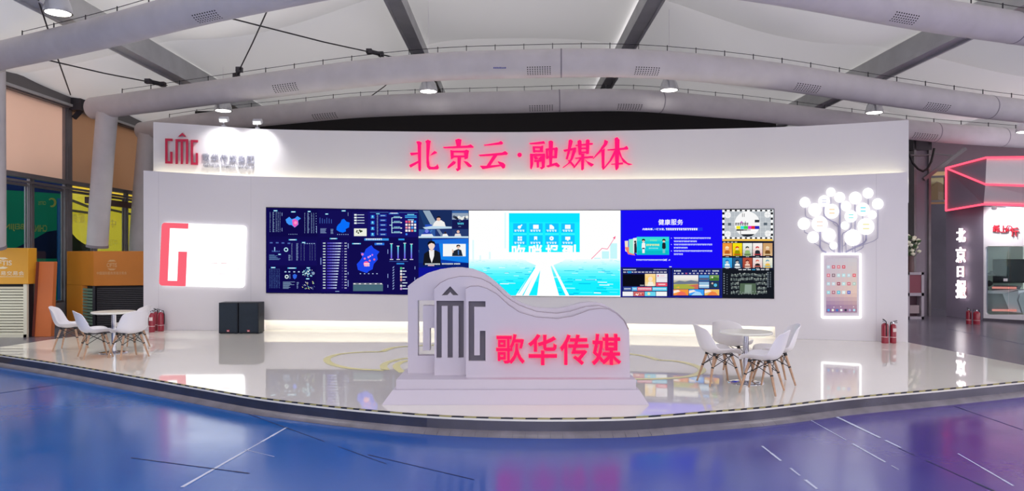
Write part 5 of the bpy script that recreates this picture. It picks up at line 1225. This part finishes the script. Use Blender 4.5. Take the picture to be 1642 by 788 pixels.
mb.box(((xl_ + xr_) / 2 - 0.02, Yv + 0.2, zc / 2), (xr_ - xl_ - 0.08, 0.14, zc), LOUVD); mb.box(((xl_ + xr_) / 2, Yv + 0.06, 0.03), (xr_ - xl_ - 0.1, 0.06, 0.06), LOUV); mb.build('cabinet', t)
mb = MB(); nL = 17
for k in range(nL): mb.box(((xl_ + xr_) / 2 - 0.02, Yv + 0.06, 0.08 + k * (zc - 0.1) / nL), (xr_ - xl_ - 0.2, 0.012, 0.05), LOUV, Matrix.Rotation(math.radians(-40), 3, 'X'))
mb.build('louvre_grille', t)
fy = lambda v: at(v[0], v[1], Yv - 0.004 - (v[2] if len(v) > 2 else 0))
mb = MB(); text_in(mb, 'CIFTIS', -15, 418, 19, 426, PRN, fy, 0.02); text_in(mb, '中国国际服务贸易交易会', -66, 435, 39, 442, PRN, fy, 0.015); mb.poly([fy(q) for q in ((-66, 443.6), (-66, 444.4), (38, 444.4), (38, 443.6))], PRN)
for s, oy in ((1, 415.5), (-1, 429)):
    vs, fs = shape2d([[(-5, oy), (0, oy - 2.5 * s), (8, oy - 2.5 * s), (13, oy - 0.2 * s), (7, oy + 0.8 * s), (5, oy + 1.5 * s), (0, oy)]]); mb.add(vs, fs, PRN, False, fy)
mb.build('printed_logo', t)
# orange box
p = ground(64, 540.5); 
a, c = ground(46.5, 540.5), ground(81.5, 540.5); zt_ = at(64, 420, p.y).z
t = thing('orange_box', 'plain orange upright panel box beside the left air unit', 'box', p)
mb = MB(); xa, xb = a.x + 0.11, c.x
vs = [(xa, p.y, 0), (xb, p.y, 0), (xb + 0.05, p.y + .02, zt_), (xa + 0.08, p.y + .02, zt_)]; vs += [(x, y + 0.12, z) for x, y, z in vs]
mb.add(vs, [(0, 1, 2, 3), (5, 4, 7, 6), (1, 5, 6, 2), (4, 0, 3, 7), (3, 2, 6, 7), (0, 4, 5, 1)], mat('box_orange', (222, 122, 66), 0.5, noise=(1.5, 0.06))); mb.build('body', t, bevel=0.006)
mb = MB(); mb.bar((xa - 0.02, p.y - .004, 0.01), (xa + 0.06, p.y + .016, zt_), 0.05, 0.02, mat('box_edge', (120, 52, 38), 0.6), (0, 1, 0)); mb.build('edge_strip', t)
# second air unit, turned
cn = at(150, 408, 17.0); lf = at(107, 408, 17.9); rt = at(236, 408, 17.35)
t = thing('air_handling_unit', 'orange covered air unit with dark grille behind the left table', 'air unit', (cn.x, cn.y, 0))
zt2, zc2 = at(150, 403, 17.0).z, at(150, 459, 17.0).z
def wallbox(mb, a, c, z0, z1, m, th=0.05):
    mb.bar((a.x, a.y, (z0 + z1) / 2), (c.x, c.y, (z0 + z1) / 2), th, z1 - z0, m)
bk = Vector((lf.x + (rt.x - cn.x), lf.y + (rt.y - cn.y), 0))
mb = MB(); L4 = [cn, rt, bk, lf]
vs = [Vector((q.x, q.y, zc2)) for q in L4] + [Vector((q.x, q.y, zt2)) for q in L4]
mb.add(vs, [(0, 1, 5, 4), (1, 2, 6, 5), (2, 3, 7, 6), (3, 0, 4, 7), (4, 5, 6, 7), (3, 2, 1, 0)], YCD); mb.build('cover', t, bevel=0.01)
mid = lf.lerp(cn, 0.58)
mb = MB(); L5 = [lf, mid, mid + (rt - cn) * 0.5, bk]
vs = [Vector((q.x, q.y, 0)) for q in L5] + [Vector((q.x, q.y, zc2)) for q in L5]
mb.add(vs, [(0, 1, 5, 4), (1, 2, 6, 5), (2, 3, 7, 6), (3, 0, 4, 7)], YCD); mb.build('side_panel', t)
mb = MB(); ins = Vector((0, 0.12, 0))
vs = [Vector((q.x, q.y, 0)) + ins for q in (mid, cn, rt, bk)] + [Vector((q.x, q.y, zc2)) + ins for q in (mid, cn, rt, bk)]
mb.add(vs, [(0, 1, 5, 4), (1, 2, 6, 5), (2, 3, 7, 6), (3, 0, 4, 7)], LOUVD); mb.build('cabinet', t)
mb = MB()
for k in range(12):
    z = 0.08 + k * (zc2 - 0.1) / 12; mb.bar((mid.x, mid.y + .03, z), (cn.x - .03, cn.y + .03, z), 0.02, 0.05, LOUVG)
mb.build('louvre_grille', t)
mb = MB()
for k in range(20):
    z = 0.06 + k * (zc2 - 0.08) / 20; mb.bar((cn.x + .05, cn.y + .05, z), (rt.x, rt.y + .03, z), 0.03, 0.02, mat('grille_black', (46, 42, 52), 0.4))
for q in (cn, rt): mb.bar((q.x, q.y + 0.04, 0), (q.x, q.y + 0.04, zc2), 0.06, 0.06, mat('grille_black', (46, 42, 52)))
mb.build('front_grille', t)
fd = (rt - cn).normalized()
def fy2(v):
    s = (v[0] - 150) / 86.0; q = cn.lerp(rt, s); n = Vector((fd.y, -fd.x, 0)); return Vector((q.x, q.y, at(150, v[1], 17.0).z)) + n * 0.006
PRN2 = mat('print_faded', (232, 180, 120), 0.5)
mb = MB(); text_in(mb, 'CIFTIS', 171, 422, 187, 429, PRN2, fy2, 0.02); text_in(mb, '中国国际服务贸易交易会', 155, 436, 203, 441, PRN2, fy2, 0.01)
for s, oy in ((1, 420), (-1, 431)):
    vs, fs = shape2d([[(172, oy), (176, oy - 3 * s), (182, oy - 3 * s), (186, oy - 0.5 * s), (181, oy - 0.2 * s), (177, oy)]]); mb.add(vs, fs, PRN2, False, fy2)
mb.build('printed_logo', t)

# ------------------------------------------------------------------ neighbouring booth on the right
BW1 = mat('booth_shaded', (150, 140, 160), 0.5); BW2 = mat('booth_white', (244, 240, 246), 0.5); NEONL = emi((255, 70, 92), 2.6, 'neon_tube')  # the mauve copy of the booth white puts shade into its left faces
KA, KB, KC = ground(1517, 507), ground(1577, 514), ground(1720, 524)
nb = thing('neighbour_booth', 'white exhibition booth with red neon edged crown at the right edge', 'booth', KB)
def onseg(a, c, xa, xc):
    def f(px, py, out=0.0):
        # intersection of the view column px with the plan line a-c
        kx = (px - CX) / F; d = c - a; s = (kx * a.y - a.x) / (d.x - kx * d.y); q = a + d * s; n = Vector((d.y, -d.x, 0)).normalized()
        z = EYE - (py - HY) * q.y / F
        return Vector((q.x, q.y, z)) + n * out
    return f
SD, FR = onseg(KA, KB, 1517, 1577), onseg(KB, KC, 1577, 1720)
def panel(mb, f, loops, m, th, out=0.0):
    vs, fs = shape2d(loops, th); mb.add(vs, fs, m, False, lambda v: f(v[0], v[1], out - th + v[2]))
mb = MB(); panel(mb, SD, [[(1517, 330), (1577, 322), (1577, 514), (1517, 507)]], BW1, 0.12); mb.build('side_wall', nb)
mb = MB(); hole = rrect(1579.5, 395, 1705, 505, 5, 5)
panel(mb, FR, [[(1577, 322), (1720, 322), (1720, 524), (1577, 514)], hole], BW2, 0.12); mb.build('front_wall', nb)
mb = MB(); panel(mb, FR, [[(1578, 510.5), (1720, 518), (1720, 524), (1577, 514)]], mat('booth_plinth', (90, 84, 96), 0.5), 0.06, 0.06); mb.build('plinth', nb)
mb = MB(); panel(mb, FR, [[(1580, 396), (1615, 396), (1615, 505), (1580, 505)], ], GL, 0.012, -0.05); mb.build('glass_pane', nb)
mb = MB(); panel(mb, FR, [[(1616, 396), (1704, 396), (1704, 505), (1616, 505)], ], GL, 0.012, -0.05); mb.build('glass_pane', nb)
mb = MB(); panel(mb, FR, [[(1609, 447), (1615, 447), (1615, 451.5), (1609, 451.5)]], WHITEP, 0.02, 0.0); mb.build('door_lock', nb)
# crown
A0, B0 = at(1517, 270, 20.0), at(1517, 338, 20.0)
C0, D0, E0 = at(1582, 253, 18.4), at(1580, 296, 18.05), at(1577, 328, 18.4); C1, D1, E1 = at(1725, 252, 17.0), at(1725, 301, 16.6), at(1725, 332, 17.0)
bk_ = Vector((1.2, 1.5, 0))
mb = MB(); V = [A0, B0, C0, D0, E0, C1, D1, E1, A0 + bk_, B0 + bk_, C1 + bk_, E1 + bk_]
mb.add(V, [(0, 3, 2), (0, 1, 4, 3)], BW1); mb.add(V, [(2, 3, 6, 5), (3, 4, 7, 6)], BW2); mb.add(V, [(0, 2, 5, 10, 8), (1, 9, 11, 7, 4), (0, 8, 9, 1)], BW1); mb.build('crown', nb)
for a, c in ((A0, B0), (A0, C0), (C0, C1), (A0, D0), (D0, D1), (B0, E0), (E0, E1)):
    mb = MB(); o_ = Vector((-0.02, -0.03, 0)); mb.tube([a + o_, c + o_], 0.024, NEONL, 8); mb.build('neon_tube', nb)
# lit vertical characters
WN = emi((255, 246, 250), 3.0, 'halo_white'); RL = mat('letter_red', (214, 60, 70), 0.4)
for k, ch in enumerate('北京日报'):
    y0, y1 = ((367, 388), (397, 421), (428, 444), (450, 478))[k]; x0, x1 = ((1538, 1552), (1537, 1552), (1539, 1549), (1537, 1553))[k]
    mb = MB(); text_in(mb, ch, x0 - 0.8, y0, x1 - 0.8, y1, RL, lambda v: SD(v[0], v[1], 0.03 + v[2]), 0.0, 0.03); o = mb.build('character', nb)
    mb = MB(); text_in(mb, ch, x0 + 0.4, y0 - .5, x1 + 0.6, y1 + .5, WN, lambda v: SD(v[0], v[1], 0.065 + v[2]), 0.02, 0.03); mb.build('lit_face', o)
# front sign: 纸上 + headphones + 斤
HL = mat('letter_crimson', (206, 48, 66), 0.4)
mb = MB(); text_in(mb, '纸', 1593, 361, 1604, 373, HL, lambda v: FR(v[0], v[1], 0.01 + v[2]), 0.03, 0.04); mb.build('character', nb)
mb = MB(); text_in(mb, '上', 1605, 362, 1615, 373, HL, lambda v: FR(v[0], v[1], 0.01 + v[2]), 0.02, 0.04); mb.build('character', nb)
mb = MB()
arc = [FR(1619.5 + 4 * math.cos(math.radians(a)), 367 + 5 * math.sin(math.radians(a)), 0.04) for a in range(-190, 11, 20)]
mb.tube(arc, 0.012, HL, 6)
for x in (1616, 1623): mb.box(FR(x, 369, 0.04), (0.05, 0.05, 0.07), HL)
mb.build('headphone_mark', nb)
mb = MB(); text_in(mb, '斤', 1623, 365, 1634, 380, HL, lambda v: FR(v[0], v[1], 0.01 + v[2]), 0.03, 0.04); mb.build('character', nb)
# booth interior
dirf = (KC - KB).normalized(); inn = (KA - KB).normalized()
mb = MB()
i0, i1 = KB + inn * 0.15 + dirf * 0.1, KC + inn * 0.15
mb.bar(i0 + inn * 1.25 + Vector((0, 0, 1.6)), i1 + inn * 1.25 + Vector((0, 0, 1.6)), 0.08, 3.2, mat('booth_inner', (240, 240, 224), 0.6)); mb.bar(i0 + Vector((0, 0, 1.6)), i0 + inn * 1.25 + Vector((0, 0, 1.6)), 0.08, 3.2, mat('booth_inner', (240, 240, 224)))
mb.build('inner_wall', nb)
mb = MB(); q0, q1 = i0 + inn * 1.2, i1 + inn * 1.2; fq = [i0, i1, i1 + inn * 1.25, i0 + inn * 1.25]
mb.poly([q + Vector((0, 0, 0.1)) for q in fq], mat('booth_floor', (226, 220, 226), 0.3)); mb.build('inner_floor', nb)
L = bpy.data.lights.new('booth_light', 'AREA'); L.energy = 170; L.size = 0.9; lo = bpy.data.objects.new('booth_light', L); sc.collection.objects.link(lo); lo.parent = nb
lo.location = (i0 + inn * 0.6 + dirf * 0.9 + Vector((0, 0, 2.9))) - BASE[nb.name]
mb = MB(); cc_ = i0 + inn * 0.6 + dirf * 0.9 + Vector((0, 0, 2.98)); mb.box(cc_, (0.6, 0.6, 0.05), emi((255, 255, 245), 3, 'booth_lamp')); mb.build('ceiling_lamp', nb)
mb = MB(); mb.poly([q + Vector((0, 0, 3.1)) for q in fq][::-1], BW2); mb.build('inner_ceiling', nb)
q = FR(1612, 336, 0.55); L = bpy.data.lights.new('sign_light', 'SPOT'); L.energy = 45; L.spot_size = math.radians(110); L.spot_blend = 0.6; L.shadow_soft_size = 0.05
lo = bpy.data.objects.new('sign_light', L); sc.collection.objects.link(lo); lo.parent = nb; lo.location = q + Vector((0, 0, -0.08)) - BASE[nb.name]
lo.rotation_euler = (FR(1612, 352, 0) - q).to_track_quat('-Z', 'Y').to_euler()
mb = MB(); mb.lathe([(0.05, 0.06), (0.06, 0.0), (0.04, -0.03)], WHITEP, q, 12); mb.bar(q + Vector((0, 0, 0.05)), FR(1612, 336, 0.0) + Vector((0, 0, 0.05)), 0.03, 0.03, WHITEP); mb.build('sign_spotlight', nb)
# black screen, desk, lamp inside the booth
fI = onseg(KB + inn * 1.15, KC + inn * 1.15, 0, 0); fD = onseg(KB + inn * 0.62, KC + inn * 0.62, 0, 0)
t = thing('television', 'large black screen on the back wall inside the neon booth', 'television', fI(1620, 434))
mb = MB(); panel(mb, fI, [[(1592, 416), (1660, 416), (1660, 454), (1592, 454)]], mat('tv_frame', (30, 28, 34), 0.4), 0.06); mb.build('housing', t)
mb = MB(); panel(mb, fI, [[(1593.5, 417.5), (1658, 417.5), (1658, 452), (1593.5, 452)]], mat('tv_glass', (52, 50, 58), 0.12), 0.01, 0.012); mb.build('screen', t)
t = thing('reception_desk', 'grey and white angular reception desk inside the neon booth', 'desk', fD(1610, 498))
g0 = fD(1578, 0); zfl = 0.11
def deskp(mb, L, m, th, out=0.0): panel(mb, fD, [L], m, th, out)
mb = MB(); deskp(mb, [(1572, 470), (1608, 471), (1620, 500), (1572, 498)], mat('desk_grey', (150, 148, 152), 0.4), 0.5); mb.build('front_panel', t)
mb = MB(); deskp(mb, [(1608, 471), (1634, 466), (1631, 482), (1638, 502), (1620, 500.5)], BW2, 0.5, 0.02); deskp(mb, [(1637, 470), (1634, 482), (1641, 502), (1680, 503), (1680, 462)], BW2, 0.5, 0.03); mb.build('angular_front', t)
mb = MB(); deskp(mb, [(1572, 467), (1636, 464), (1610, 471.5), (1572, 470.5)], BW2, 0.6, 0.04); mb.build('worktop', t)
mb = MB(); deskp(mb, [(1594, 458), (1632, 459), (1628, 466), (1590, 466)], mat('desk_dark', (84, 82, 90), 0.4), 0.2, 0.0); mb.build('upper_shelf', t)
mb = MB(); 
for y in (461.5, 497.5): mb.tube([fD(1594, y, 0.08), fD(1632, y + 0.5, 0.08)], 0.03, emi((250, 150, 140), 1.0, 'desk_glow'), 6)
mb.build('light_strip', t)
t = thing('desk_lamp', 'black jointed desk lamp on the desk inside the neon booth', 'lamp', fD(1578, 468))
mb = MB(); mb.tube([fD(1581, 465.6, -0.1), fD(1583, 455, 0), fD(1578, 440, 0), fD(1591, 437, 0)], 0.016, RUBBER, 6); mb.build('arm', t)
mb = MB(); q = fD(1590, 441, 0); mb.lathe([(0.03, 0.1), (0.06, 0.05), (0.1, -0.02)], RUBBER, q, 12); mb.build('shade', t)
mb = MB(); q = fD(1586, 455, 0); mb.lathe([(0.0, 0.08), (0.07, 0.05), (0.09, 0.0), (0.05, -0.06), (0, -0.08)], RUBBER, q, 12); mb.build('counterweight', t)
g = 'fire extinguishers by the neon booth'
extinguisher(ground(1553.5, 520), 0.38, 0.06, 1.5, 'left red fire extinguisher standing before the neon booth side', g, False)
extinguisher(ground(1566, 520.5), 0.36, 0.075, 3.1, 'right red fire extinguisher with hose before the neon booth side', g)
